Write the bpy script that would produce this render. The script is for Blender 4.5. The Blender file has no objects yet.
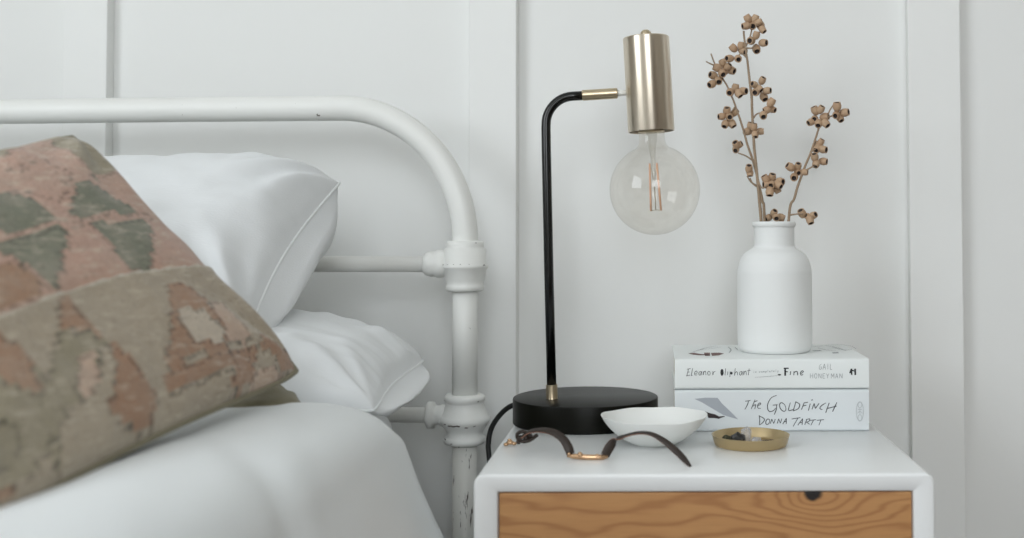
import bpy, bmesh, math, random
from mathutils import Vector, Matrix, noise
random.seed(7)
SC = bpy.context.scene
COL = SC.collection
PI = math.pi

# ---------------------------------------------------------------- camera, light, exposure
FPX, PPX, PPY = 1100.0, 652.0, 197.0
PITCH, ROLL = math.radians(1.9), math.radians(0.18)
CAM = Vector((0, 0, 0.767))
FW = Vector((0, math.cos(PITCH), math.sin(PITCH)))
R0 = Vector((1, 0, 0)); U0 = Vector((0, -math.sin(PITCH), math.cos(PITCH)))
RT = R0 * math.cos(ROLL) - U0 * math.sin(ROLL)
UP = U0 * math.cos(ROLL) + R0 * math.sin(ROLL)
cd = bpy.data.cameras.new('camera'); cam = bpy.data.objects.new('camera', cd); COL.objects.link(cam)
cam.matrix_world = Matrix(((RT.x, UP.x, -FW.x, CAM.x), (RT.y, UP.y, -FW.y, CAM.y), (RT.z, UP.z, -FW.z, CAM.z), (0, 0, 0, 1)))
cd.sensor_width = 36; cd.sensor_fit = 'HORIZONTAL'; cd.lens = FPX / 1024 * 36
cd.shift_x = (512 - PPX) / 1024; cd.shift_y = (PPY - 269) / 1024
cd.clip_start = 0.02
cd.dof.use_dof = True; cd.dof.focus_distance = 1.235; cd.dof.aperture_fstop = 3.6
SC.camera = cam
SC.view_settings.view_transform = 'Standard'; SC.view_settings.look = 'None'
SC.view_settings.gamma = 1.0; SC.view_settings.use_curve_mapping = False
SC.view_settings.exposure = 0.32
SC.cycles.use_denoising = True
SC.cycles.max_bounces = 10; SC.cycles.diffuse_bounces = 6; SC.cycles.transparent_max_bounces = 16

w = bpy.data.worlds.new('world'); SC.world = w; w.use_nodes = True
w.node_tree.nodes['Background'].inputs['Color'].default_value = (0.82, 0.9, 1.0, 1)
w.node_tree.nodes['Background'].inputs['Strength'].default_value = 1.0

def area(name, loc, target, sx, sy, power, col):
    l = bpy.data.lights.new(name, 'AREA'); l.shape = 'RECTANGLE'; l.size = sx; l.size_y = sy
    l.energy = power; l.color = col
    o = bpy.data.objects.new(name, l); COL.objects.link(o); o.location = loc
    o.rotation_euler = (Vector(target) - Vector(loc)).to_track_quat('-Z', 'Y').to_euler()
    return o
# daylight coming in through the two windows of the room
area('window_daylight_left', (-2.17, -0.95, 1.70), (0, -0.95, 1.70), 1.9, 1.45, 34, (0.925, 0.97, 1.0))
area('window_daylight_front', (0.25, -2.47, 1.72), (0.25, 0, 1.72), 1.4, 1.3, 31, (0.93, 0.97, 1.0))

def ray(px, py):
    return FW + RT * ((px - PPX) / FPX) + UP * ((PPY - py) / FPX)
def at(px, py, Y):
    d = ray(px, py); return CAM + d * ((Y - CAM.y) / d.y)
def at_z(px, py, Z):
    d = ray(px, py); return CAM + d * ((Z - CAM.z) / d.z)
def at_plane(px, py, p0, n):
    d = ray(px, py); return CAM + d * ((p0 - CAM).dot(n) / d.dot(n))

# ---------------------------------------------------------------- materials
def lin(r, g, b):
    f = lambda c: (c / 255) / 12.92 if c / 255 <= 0.04045 else ((c / 255 + 0.055) / 1.055) ** 2.4
    return (f(r), f(g), f(b), 1)
class NT:
    def __init__(s, name):
        s.m = bpy.data.materials.new(name); s.m.use_nodes = True; s.t = s.m.node_tree; s.n = s.t.nodes
        s.b = s.n['Principled BSDF']; s.out = s.n['Material Output']
    def add(s, typ, **kw):
        x = s.n.new(typ)
        for k, v in kw.items():
            if k.startswith('i_'):
                key = k[2:].replace('_', ' ')
                x.inputs[key].default_value = v
            else: setattr(x, k, v)
        return x
    def link(s, a, b): s.t.links.new(a, b)
    def math(s, op, a, b=None, c=None):
        x = s.n.new('ShaderNodeMath'); x.operation = op
        for i, v in enumerate((a, b, c)):
            if v is None: continue
            if isinstance(v, (int, float)): x.inputs[i].default_value = v
            else: s.link(v, x.inputs[i])
        return x.outputs[0]
    def mix(s, fac, a, b):
        x = s.n.new('ShaderNodeMix'); x.data_type = 'RGBA'
        for idx, v in ((0, fac), (6, a), (7, b)):
            if isinstance(v, (int, float, tuple)): x.inputs[idx].default_value = v
            else: s.link(v, x.inputs[idx])
        return x.outputs[2]
    def noise(s, scale, detail=3, vec=None, rough=0.5):
        x = s.add('ShaderNodeTexNoise'); x.inputs['Scale'].default_value = scale
        x.inputs['Detail'].default_value = detail; x.inputs['Roughness'].default_value = rough
        if vec is None: vec = s.coord()
        s.link(vec, x.inputs['Vector']); return x.outputs['Fac']
    def coord(s):
        if not hasattr(s, '_c'): s._c = s.add('ShaderNodeTexCoord').outputs['Object']
        return s._c
    def scaled(s, sc):
        x = s.add('ShaderNodeMapping'); x.inputs['Scale'].default_value = sc
        s.link(s.coord(), x.inputs['Vector']); return x.outputs[0]
    def step(s, v, lo, hi):
        x = s.add('ShaderNodeMapRange'); x.interpolation_type = 'SMOOTHSTEP'
        x.inputs['From Min'].default_value = lo; x.inputs['From Max'].default_value = hi
        s.link(v, x.inputs['Value']); return x.outputs[0]
    def bump(s, h, strength, dist):
        x = s.add('ShaderNodeBump'); x.inputs['Strength'].default_value = strength; x.inputs['Distance'].default_value = dist
        s.link(h, x.inputs['Height']); s.link(x.outputs[0], s.b.inputs['Normal'])

def simple(name, col, rough=0.5, metal=0.0, var=0.04, nscale=60, bump=0.0, spec=0.5, sheen=0.0):
    t = NT(name); c = col if len(col) == 4 else (*col, 1)
    t.b.inputs['Roughness'].default_value = rough; t.b.inputs['Metallic'].default_value = metal
    t.b.inputs['Specular IOR Level'].default_value = spec
    n = t.noise(nscale)
    d = tuple(max(0, x * (1 - var)) for x in c[:3]) + (1,)
    e = tuple(min(1, x * (1 + var)) for x in c[:3]) + (1,)
    t.link(t.mix(n, d, e), t.b.inputs['Base Color'])
    if sheen: t.b.inputs['Sheen Weight'].default_value = sheen
    if bump: t.bump(n, 1.0, bump)
    return t.m

M = {}
M['wall'] = simple('wall_paint', lin(228, 229, 227), 0.75, var=0.012, nscale=5)
M['trim'] = simple('trim_paint', lin(230, 231, 229), 0.6, var=0.01, nscale=6)
M['room'] = simple('room_paint', lin(178, 172, 162), 0.8, var=0.02, nscale=3)
M['ceiling'] = simple('ceiling_paint', lin(242, 242, 240), 0.8, var=0.01, nscale=3)
def iron():
    t = NT('chipped_white_enamel'); t.b.inputs['Roughness'].default_value = 0.42
    n1 = t.noise(55, 5, rough=0.65); n2 = t.noise(7, 2)
    zz = t.add('ShaderNodeSeparateXYZ'); t.link(t.coord(), zz.inputs[0])
    chip = t.step(n1, 0.69, 0.71)
    t.link(t.mix(chip, t.mix(n2, lin(222, 223, 219), lin(232, 233, 230)), lin(62, 48, 38)), t.b.inputs['Base Color'])
    t.bump(t.noise(40, 4), 0.5, 0.0008); return t.m
def iron_worn():
    t = NT('worn_white_enamel'); t.b.inputs['Roughness'].default_value = 0.45
    n1 = t.noise(1.0, 6, t.scaled((260, 260, 38)), 0.6); n2 = t.noise(9, 2)
    chip = t.step(n1, 0.625, 0.64)
    t.link(t.mix(chip, t.mix(n2, lin(214, 213, 206), lin(226, 226, 221)), lin(58, 45, 36)), t.b.inputs['Base Color'])
    t.bump(n2, 0.4, 0.001); return t.m
M['iron'] = iron(); M['iron_worn'] = iron_worn()
M['rust'] = simple('bare_rusty_chips', lin(58, 44, 34), 0.9, var=0.3, nscale=200)
def cloth(name, a, b, weave=900, bump=0.0004, sheen=0.2):
    t = NT(name); t.b.inputs['Roughness'].default_value = 0.9; t.b.inputs['Specular IOR Level'].default_value = 0.15
    t.b.inputs['Sheen Weight'].default_value = sheen
    n = t.noise(6, 3); f = t.noise(weave, 2)
    wv = t.noise(1.0, 2, t.scaled((140, 700, 700)))
    t.link(t.mix(n, a, b), t.b.inputs['Base Color'])
    t.bump(t.math('ADD', t.math('MULTIPLY', f, 0.3), wv), 0.6, bump); return t.m
M['cotton'] = cloth('white_cotton', lin(215, 218, 219), lin(222, 224, 225))
M['duvet'] = cloth('white_duvet_cotton', lin(218, 222, 223), lin(225, 228, 228))
M['hem'] = cloth('white_stitching', lin(218, 221, 221), lin(228, 231, 231))
def kilim(name='kilim_wool'):
    t = NT(name); t.b.inputs['Roughness'].default_value = 0.95; t.b.inputs['Specular IOR Level'].default_value = 0.1
    t.b.inputs['Sheen Weight'].default_value = 0.25
    a = t.add('ShaderNodeVertexColor'); a.layer_name = 'pattern'
    n = t.noise(28, 5, rough=0.7); f = t.noise(260, 3)
    c = t.mix(t.step(n, 0.35, 0.75), a.outputs[0], t.mix(0.35, a.outputs[0], lin(172, 162, 148)))
    c2 = t.mix(t.math('MULTIPLY', t.step(f, 0.55, 0.75), 0.35), c, lin(96, 82, 70))
    n3 = t.noise(1.0, 3, t.scaled((60, 60, 260)), 0.65)
    c2 = t.mix(t.math('MULTIPLY', t.step(n3, 0.5, 0.72), 0.4), c2, lin(206, 194, 176))
    t.link(c2, t.b.inputs['Base Color']); t.bump(t.math('ADD', f, n), 0.9, 0.0018); return t.m
M['kilim'] = kilim()
M['kilim_back'] = cloth('olive_cushion_backing', lin(118, 112, 92), lin(132, 126, 104), 500, 0.001)
M['stand'] = simple('white_lacquer', lin(236, 238, 238), 0.28, var=0.006, nscale=5)
def wood():
    t = NT('pine_drawer_front'); t.b.inputs['Roughness'].default_value = 0.5
    s = t.add('ShaderNodeSeparateXYZ'); t.link(t.coord(), s.inputs[0])
    X, Z = s.outputs[0], s.outputs[2]
    kx, kz = WOOD_KNOT
    dx = t.math('DIVIDE', t.math('SUBTRACT', X, kx), 0.034); dz = t.math('DIVIDE', t.math('SUBTRACT', Z, kz - 0.006), 0.014)
    r2 = t.math('ADD', t.math('MULTIPLY', dx, dx), t.math('MULTIPLY', dz, dz))
    kn = t.math('DIVIDE', 1.0, t.math('ADD', r2, 1.0))
    n = t.noise(1.0, 2, t.scaled((7, 7, 34))); nf = t.noise(1.0, 4, t.scaled((30, 30, 900)), 0.6)
    v = t.math('ADD', t.math('ADD', t.math('MULTIPLY', Z, 62), t.math('MULTIPLY', n, 5.0)), t.math('MULTIPLY', kn, 5.0))
    wv = t.math('MULTIPLY', t.math('ADD', t.math('SINE', t.math('MULTIPLY', v, 6.28)), 1.0), 0.5)
    ring = t.math('POWER', wv, 3.0)
    base = t.mix(t.noise(1.0, 3, t.scaled((5, 5, 60))), lin(176, 126, 78), lin(198, 150, 98))
    c = t.mix(t.math('MULTIPLY', ring, 0.5), base, lin(140, 86, 46))
    c = t.mix(t.math('MULTIPLY', t.step(nf, 0.45, 0.7), 0.22), c, lin(150, 104, 64))
    ex = t.math('DIVIDE', t.math('SUBTRACT', X, kx), 0.0088); ez = t.math('DIVIDE', t.math('SUBTRACT', Z, kz), 0.0085)
    e = t.math('SQRT', t.math('ADD', t.math('MULTIPLY', ex, ex), t.math('MULTIPLY', ez, ez)))
    e2 = t.math('ADD', e, t.math('MULTIPLY', t.noise(180, 2), 0.5))
    t.link(t.mix(t.step(e2, 0.95, 1.35), lin(22, 17, 14), c), t.b.inputs['Base Color'])
    t.bump(nf, 0.3, 0.0004); return t.m
M['inside'] = simple('dark_drawer_gap', lin(60, 48, 40), 0.8)
def nickel(name, col, rough, an=0.0, scale=(900, 900, 6)):
    t = NT(name); t.b.inputs['Metallic'].default_value = 1.0
    n = t.noise(1.0, 3, t.scaled(scale))
    t.link(t.mix(n, tuple(x * 0.93 for x in col[:3]) + (1,), col), t.b.inputs['Base Color'])
    r = t.add('ShaderNodeMapRange'); r.inputs['To Min'].default_value = rough * 0.8; r.inputs['To Max'].default_value = rough * 1.25
    t.link(n, r.inputs['Value']); t.link(r.outputs[0], t.b.inputs['Roughness'])
    if an:
        t.b.inputs['Anisotropic'].default_value = an; t.b.inputs['Anisotropic Rotation'].default_value = 0.25
        tg = t.add('ShaderNodeTangent'); tg.direction_type = 'RADIAL'; tg.axis = 'Z'; t.link(tg.outputs[0], t.b.inputs['Tangent'])
    else: t.bump(n, 0.25, 0.0002)
    return t.m
M['nickel'] = nickel('brushed_nickel', lin(222, 211, 194), 0.32, an=0.85)
M['lampbrass'] = nickel('antique_brass', lin(200, 184, 156), 0.3)
M['rosebrass'] = nickel('rose_brass', lin(205, 170, 136), 0.24, scale=(300, 300, 300))
M['dishbrass'] = nickel('aged_brass', lin(196, 176, 138), 0.38, scale=(120, 120, 120))
M['black'] = simple('black_satin_metal', lin(9, 10, 10), 0.2, var=0.1, nscale=30, spec=0.45)
M['blackbase'] = simple('black_lamp_base', lin(13, 13, 8), 0.34, var=0.1, nscale=30, spec=0.12)  # slight olive in the black: warm room reflection put into the base colour
M['cord'] = simple('black_cord', lin(20, 20, 20), 0.6)
M['cap'] = simple('white_plastic', lin(225, 225, 220), 0.4)
def thin_glass(name, tint, rough=0.02, edge=0.6, haze=0.0):
    t = NT(name); t.n.remove(t.b)
    tr = t.add('ShaderNodeBsdfTransparent'); tr.inputs[0].default_value = tint
    gl = t.add('ShaderNodeBsdfGlossy'); gl.inputs['Roughness'].default_value = rough
    lw = t.add('ShaderNodeLayerWeight'); lw.inputs['Blend'].default_value = 0.5
    fr = t.math('ADD', t.math('MULTIPLY', t.math('POWER', lw.outputs['Facing'], 5.0), edge), 0.045)
    mx = t.add('ShaderNodeMixShader')
    nn = t.noise(14, 4)
    fac = t.math('ADD', fr, t.math('MULTIPLY', t.step(nn, 0.55, 0.8), 0.02))
    t.link(fac, mx.inputs[0]); t.link(tr.outputs[0], mx.inputs[1]); t.link(gl.outputs[0], mx.inputs[2])
    df = t.add('ShaderNodeBsdfDiffuse'); df.inputs[0].default_value = lin(222, 214, 200)
    m2 = t.add('ShaderNodeMixShader')
    t.link(t.math('MULTIPLY', t.step(t.noise(9, 5, rough=0.7), 0.4, 0.75), haze), m2.inputs[0])
    t.link(mx.outputs[0], m2.inputs[1]); t.link(df.outputs[0], m2.inputs[2])
    t.link(m2.outputs[0], t.out.inputs[0]); return t.m
M['bulb'] = thin_glass('bulb_glass', (0.975, 0.965, 0.945, 1), haze=0.10)
M['bulbstem'] = thin_glass('stem_glass', (0.93, 0.93, 0.92, 1), haze=0.12)
def glass_solid(name, col):
    t = NT(name); t.b.inputs['Transmission Weight'].default_value = 0.75; t.b.inputs['Roughness'].default_value = 0.18
    t.b.inputs['IOR'].default_value = 1.5; t.link(t.mix(t.noise(120), col, lin(245, 245, 248)), t.b.inputs['Base Color']); return t.m
M['quartz'] = glass_solid('clear_quartz', lin(228, 232, 238))
M['filament'] = simple('pale_amber_filament', lin(226, 178, 148), 0.5)
M['vase'] = simple('matt_white_ceramic', lin(228, 230, 229), 0.7, var=0.01, nscale=40, bump=0.0002)
def bowlmat():
    t = NT('glazed_porcelain'); t.b.inputs['Roughness'].default_value = 0.4
    n = t.noise(12, 2)
    t.link(t.mix(n, lin(224, 226, 224), lin(234, 235, 232)), t.b.inputs['Base Color']); return t.m
M['bowl'] = bowlmat()
M['speck'] = simple('dark_glaze_speck', lin(50, 45, 42), 0.5)
M['cover1'] = simple('white_paper_cover', lin(228, 232, 231), 0.45, var=0.01, nscale=12)
M['cover2'] = simple('pale_paper_cover', lin(216, 221, 223), 0.5, var=0.012, nscale=12)
def pagesmat():
    t = NT('book_pages'); t.b.inputs['Roughness'].default_value = 0.9
    n = t.noise(1.0, 2, t.scaled((3, 3, 1800)))
    t.link(t.mix(n, lin(200, 194, 182), lin(228, 223, 212)), t.b.inputs['Base Color']); return t.m
M['pages'] = pagesmat()
M['ink'] = simple('black_ink', lin(34, 36, 38), 0.6)
M['inksoft'] = simple('soft_black_ink', lin(66, 68, 72), 0.6)
M['inkgrey'] = simple('grey_ink', lin(158, 162, 164), 0.6)
M['inkpale'] = simple('pale_grey_ink', lin(184, 189, 191), 0.6)
M['inkmid'] = simple('mid_grey_print', lin(164, 169, 176), 0.6)
M['inkred'] = simple('brown_red_ink', lin(104, 72, 68), 0.6)
M['inkbird'] = simple('dark_brown_print', lin(45, 32, 34), 0.6)
M['paperwhite'] = simple('white_print', lin(234, 236, 238), 0.5)
M['leather'] = simple('dark_brown_leather', lin(40, 28, 20), 0.5, var=0.25, nscale=90, bump=0.0004)
M['leatheredge'] = simple('tan_leather_edge', lin(150, 108, 90), 0.6, var=0.15, nscale=90)
M['twig'] = simple('brown_twig', lin(150, 130, 108), 0.8, var=0.25, nscale=90)
def nut():
    t = NT('dried_seed_capsule'); t.b.inputs['Roughness'].default_value = 0.65
    n = t.noise(150, 4, rough=0.65); r = t.add('ShaderNodeObjectInfo')
    c = t.mix(n, lin(142, 112, 86), lin(206, 180, 150))
    t.link(t.mix(t.math('MULTIPLY', r.outputs['Random'], 0.5), c, lin(180, 146, 116)), t.b.inputs['Base Color']); return t.m
M['nut'] = nut()
M['nutdark'] = simple('dark_capsule_mouth', lin(38, 30, 28), 0.8)
M['stone'] = simple('black_mineral', lin(28, 27, 26), 0.4, var=0.4, nscale=200)
M['moss'] = simple('dark_green_herb', lin(64, 64, 46), 0.9, var=0.4, nscale=200)
M['floor'] = simple('brown_floor_boards', lin(84, 62, 44), 0.5, var=0.2, nscale=8)
M['windowframe'] = simple('window_frame_paint', lin(225, 225, 222), 0.5)

# ---------------------------------------------------------------- mesh helpers
def obj(name, bm, mat, parent=None, smooth=True, mats=None):
    me = bpy.data.meshes.new(name); bmesh.ops.recalc_face_normals(bm, faces=bm.faces)
    if smooth:
        for f in bm.faces: f.smooth = True
    bm.to_mesh(me); bm.free()
    for m in (mats or [mat]): me.materials.append(m)
    o = bpy.data.objects.new(name, me); COL.objects.link(o)
    if parent: o.parent = parent
    return o
def thing(name, label, cat, loc=(0, 0, 0), rot=(0, 0, 0), group=None):
    o = bpy.data.objects.new(name, None); COL.objects.link(o); o.location = loc; o.rotation_euler = rot
    o.empty_display_size = 0.05
    o['label'] = label; o['category'] = cat
    if group: o['group'] = group
    return o
def tag(o, label, cat, group=None):
    o['label'] = label; o['category'] = cat
    if group: o['group'] = group
    return o
def sharp(o, ang=35):
    me = o.data
    me.set_sharp_from_angle(angle=math.radians(ang)) if hasattr(me, 'set_sharp_from_angle') else None
    return o
def lathe(prof, seg=64, bm=None, mtx=None):
    bm = bm or bmesh.new(); rings = []; mtx = mtx or Matrix()
    for r, z in prof:
        if r < 1e-6: rings.append([bm.verts.new(mtx @ Vector((0, 0, z)))])
        else: rings.append([bm.verts.new(mtx @ Vector((r * math.cos(2 * PI * i / seg), r * math.sin(2 * PI * i / seg), z))) for i in range(seg)])
    for a, b in zip(rings, rings[1:]):
        for i in range(seg):
            j = (i + 1) % seg
            if len(a) == 1 and len(b) == 1: break
            if len(a) == 1: bm.faces.new((a[0], b[i], b[j]))
            elif len(b) == 1: bm.faces.new((a[i], a[j], b[0]))
            else: bm.faces.new((a[i], a[j], b[j], b[i]))
    return bm
def tube(pts, rad, seg=20, bm=None, cap=True, closed=False, flat=1.0, upv=None):
    """sweep an ellipse (rad, rad*flat) along pts with parallel transport"""
    bm = bm or bmesh.new(); pts = [Vector(p) for p in pts]; n = len(pts)
    rads = rad if isinstance(rad, (list, tuple)) else [rad] * n
    tang = []
    for i in range(n):
        a = pts[i - 1] if (i > 0 or closed) else pts[i]; b = pts[(i + 1) % n] if (i < n - 1 or closed) else pts[i]
        tang.append((b - a).normalized())
    nrm = (Vector(upv) if upv else (Vector((0, 0, 1)) if abs(tang[0].z) < 0.9 else Vector((1, 0, 0))))
    nrm = (nrm - tang[0] * nrm.dot(tang[0])).normalized(); rings = []
    for i in range(n):
        nrm = (nrm - tang[i] * nrm.dot(tang[i])).normalized(); bi = tang[i].cross(nrm)
        rings.append([bm.verts.new(pts[i] + nrm * math.cos(2 * PI * k / seg) * rads[i] + bi * math.sin(2 * PI * k / seg) * rads[i] * flat) for k in range(seg)])
    rng = range(n) if closed else range(n - 1)
    for i in rng:
        a, b = rings[i], rings[(i + 1) % n]
        for k in range(seg):
            l = (k + 1) % seg; bm.faces.new((a[k], a[l], b[l], b[k]))
    if cap and not closed: bm.faces.new(rings[0]); bm.faces.new(rings[-1])
    return bm
def catmull(pts, k=8, closed=False):
    pts = [Vector(p) for p in pts]; out = []; n = len(pts)
    for i in range(n if closed else n - 1):
        if closed: p0, p1, p2, p3 = pts[i - 1], pts[i], pts[(i + 1) % n], pts[(i + 2) % n]
        else: p0, p1, p2, p3 = pts[max(i - 1, 0)], pts[i], pts[i + 1], pts[min(i + 2, n - 1)]
        for j in range(k):
            t = j / k
            out.append(0.5 * ((2 * p1) + (p2 - p0) * t + (2 * p0 - 5 * p1 + 4 * p2 - p3) * t * t + (3 * p1 - p0 - 3 * p2 + p3) * t ** 3))
    if not closed: out.append(pts[-1])
    return out
def box(x0, x1, y0, y1, z0, z1, bm=None, bevel=0.0, seg=2):
    b2 = bmesh.new(); bmesh.ops.create_cube(b2, size=1)
    for v in b2.verts: v.co = Vector(((x0 + x1) / 2 + v.co.x * (x1 - x0), (y0 + y1) / 2 + v.co.y * (y1 - y0), (z0 + z1) / 2 + v.co.z * (z1 - z0)))
    if bevel: bmesh.ops.bevel(b2, geom=b2.edges[:], offset=bevel, segments=seg, affect='EDGES', profile=0.5)
    if bm is None: return b2
    me = bpy.data.meshes.new('tmp'); b2.to_mesh(me); b2.free(); bm.from_mesh(me); bpy.data.meshes.remove(me); return bm
def prism(poly, y0, y1, axis='y'):
    """extrude polygon [(x,z)] between y0,y1"""
    bm = bmesh.new(); a = [bm.verts.new((x, y0, z)) for x, z in poly]; b = [bm.verts.new((x, y1, z)) for x, z in poly]
    bm.faces.new(a); bm.faces.new(b); n = len(poly)
    for i in range(n): bm.faces.new((a[i], a[(i + 1) % n], b[(i + 1) % n], b[i]))
    return bm
def rrect(x0, x1, z0, z1, r, seg=8):
    out = []
    for cx, cz, a0 in ((x1 - r, z1 - r, 0), (x0 + r, z1 - r, 90), (x0 + r, z0 + r, 180), (x1 - r, z0 + r, 270)):
        for i in range(seg + 1):
            a = math.radians(a0 + 90 * i / seg); out.append((cx + r * math.cos(a), cz + r * math.sin(a)))
    return out

# ---------------------------------------------------------------- room shell
WT = 0.105                                    # the panelled wall turns slightly away to the left
WP = Vector((0.258, 1.435, 0)); WU = Vector((math.cos(WT), -math.sin(WT), 0)); WN = Vector((-math.sin(WT), -math.cos(WT), 0))
def struct(name, bm, m, smooth=False, parent=None):
    o = obj(name, bm, m, parent, smooth); o['kind'] = 'structure'; return o
def oriented_box(p, u, n, s0, s1, d0, d1, z0, z1, bevel=0.0):
    bm = box(s0, s1, d0, d1, z0, z1, bevel=bevel)
    for v in bm.verts: v.co = p + u * v.co.x + n * v.co.y + Vector((0, 0, v.co.z))
    return bm
struct('wall_back', oriented_box(WP, WU, WN, -2.75, 2.6, -0.10, 0.0, 0, 2.6), M['wall'])
struct('floor', box(-2.35, 2.75, -2.65, 1.85, -0.05, 0.0), M['floor'])
struct('ceiling', box(-2.35, 2.75, -2.65, 1.85, 2.6, 2.65), M['ceiling'])
def wall_with_hole(name, fixed, a0, a1, h0, h1, z0, z1, axis, th):
    bm = bmesh.new()
    for (p0, p1, q0, q1) in ((a0, h0, 0, 2.6), (h1, a1, 0, 2.6), (h0, h1, 0, z0), (h0, h1, z1, 2.6)):
        if axis == 'x': box(fixed, fixed + th, p0, p1, q0, q1, bm)
        else: box(p0, p1, fixed, fixed + th, q0, q1, bm)
    return struct(name, bm, M['room'])
wall_with_hole('wall_left', -2.35, -2.65, 1.8, -1.9, 0.0, 0.97, 2.43, 'x', 0.12)
wall_with_hole('wall_front', -2.65, -2.35, 2.75, -0.45, 0.95, 1.07, 2.37, 'y', 0.12)
struct('wall_right', box(2.65, 2.75, -2.65, 1.85, 0, 2.6), M['room'])
def window(name, axis, fixed, h0, h1, z0, z1):
    bm = bmesh.new(); t = 0.05
    mid = (h0 + h1) / 2
    for (p0, p1, q0, q1) in ((h0, h0 + t, z0, z1), (h1 - t, h1, z0, z1), (h0, h1, z0, z0 + t), (h0, h1, z1 - t, z1), (mid - 0.02, mid + 0.02, z0, z1)):
        if axis == 'x': box(fixed - 0.02, fixed + 0.02, p0, p1, q0, q1, bm)
        else: box(p0, p1, fixed - 0.02, fixed + 0.02, q0, q1, bm)
    return struct(name, bm, M['windowframe'])
window('window_1', 'x', -2.29, -1.9, 0.0, 0.97, 2.43)
window('window_2', 'y', -2.59, -0.45, 0.95, 1.07, 2.37)
def wall_s(px, off=0.0):
    p = at_plane(px, 60, WP + WN * off, WN); return (p - WP).dot(WU)
BAT = 0.018
for i, (l, r) in enumerate(((63, 106.5), (469, 516.3), (908, 960.5))):
    s0, s1 = wall_s(l, BAT), wall_s(r, BAT)
    print('batten', i, round(s0, 3), round(s1, 3))
    struct('trim_%d' % (i + 1), oriented_box(WP, WU, WN, s0, s1, 0.0, BAT, 0, 2.6, bevel=0.0012), M['trim'])
s0 = wall_s(63, BAT) - 0.56
struct('trim_4', oriented_box(WP, WU, WN, s0, s0 + 0.065, 0.0, BAT, 0, 2.6, bevel=0.0012), M['trim'])
s0 = wall_s(908, BAT) + 0.56
struct('trim_5', oriented_box(WP, WU, WN, s0, s0 + 0.065, 0.0, BAT, 0, 2.6, bevel=0.0012), M['trim'])

# ---------------------------------------------------------------- iron bed headboard
HT = 0.07; HP = Vector((-0.231, 1.36, 0)); HU = Vector((math.cos(HT), -math.sin(HT), 0)); HN = Vector((-math.sin(HT), -math.cos(HT), 0))
def hz(px, py): p = at_plane(px, py, HP, HN); return (p - HP).dot(HU), p.z
bed = thing('iron_bed', 'white painted iron bedstead with a curved tubular headboard and chipped joints', 'bed', tuple(HP), (0, 0, -HT))
def hb(name, bm, m): return obj(name, bm, m, bed)
s_up, z_up = hz(464, 241); _, z_tube = hz(320, 108.5)
rT = 0.0158
ccx = -0.158; rz_ = z_tube - (z_up - 0.0)
arc = [(0.0, 0, z_up - 0.01)]
for i in range(0, 25):
    a = math.radians(90 * i / 24); arc.append((ccx + 0.158 * math.cos(a), 0, z_up + rz_ * math.sin(a)))
W = -1.40
arc += [(ccx - 0.2, 0, z_tube + 0.0005), (ccx - 0.5, 0, z_tube + 0.0005), (W - ccx, 0, z_tube)]
for i in range(1, 25):
    a = math.radians(90 + 90 * i / 24); arc.append((W - ccx + 0.158 * math.cos(a), 0, z_up + rz_ * math.sin(a)))
hb('top_tube', tube(arc, rT, 24), M['iron'])
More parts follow.
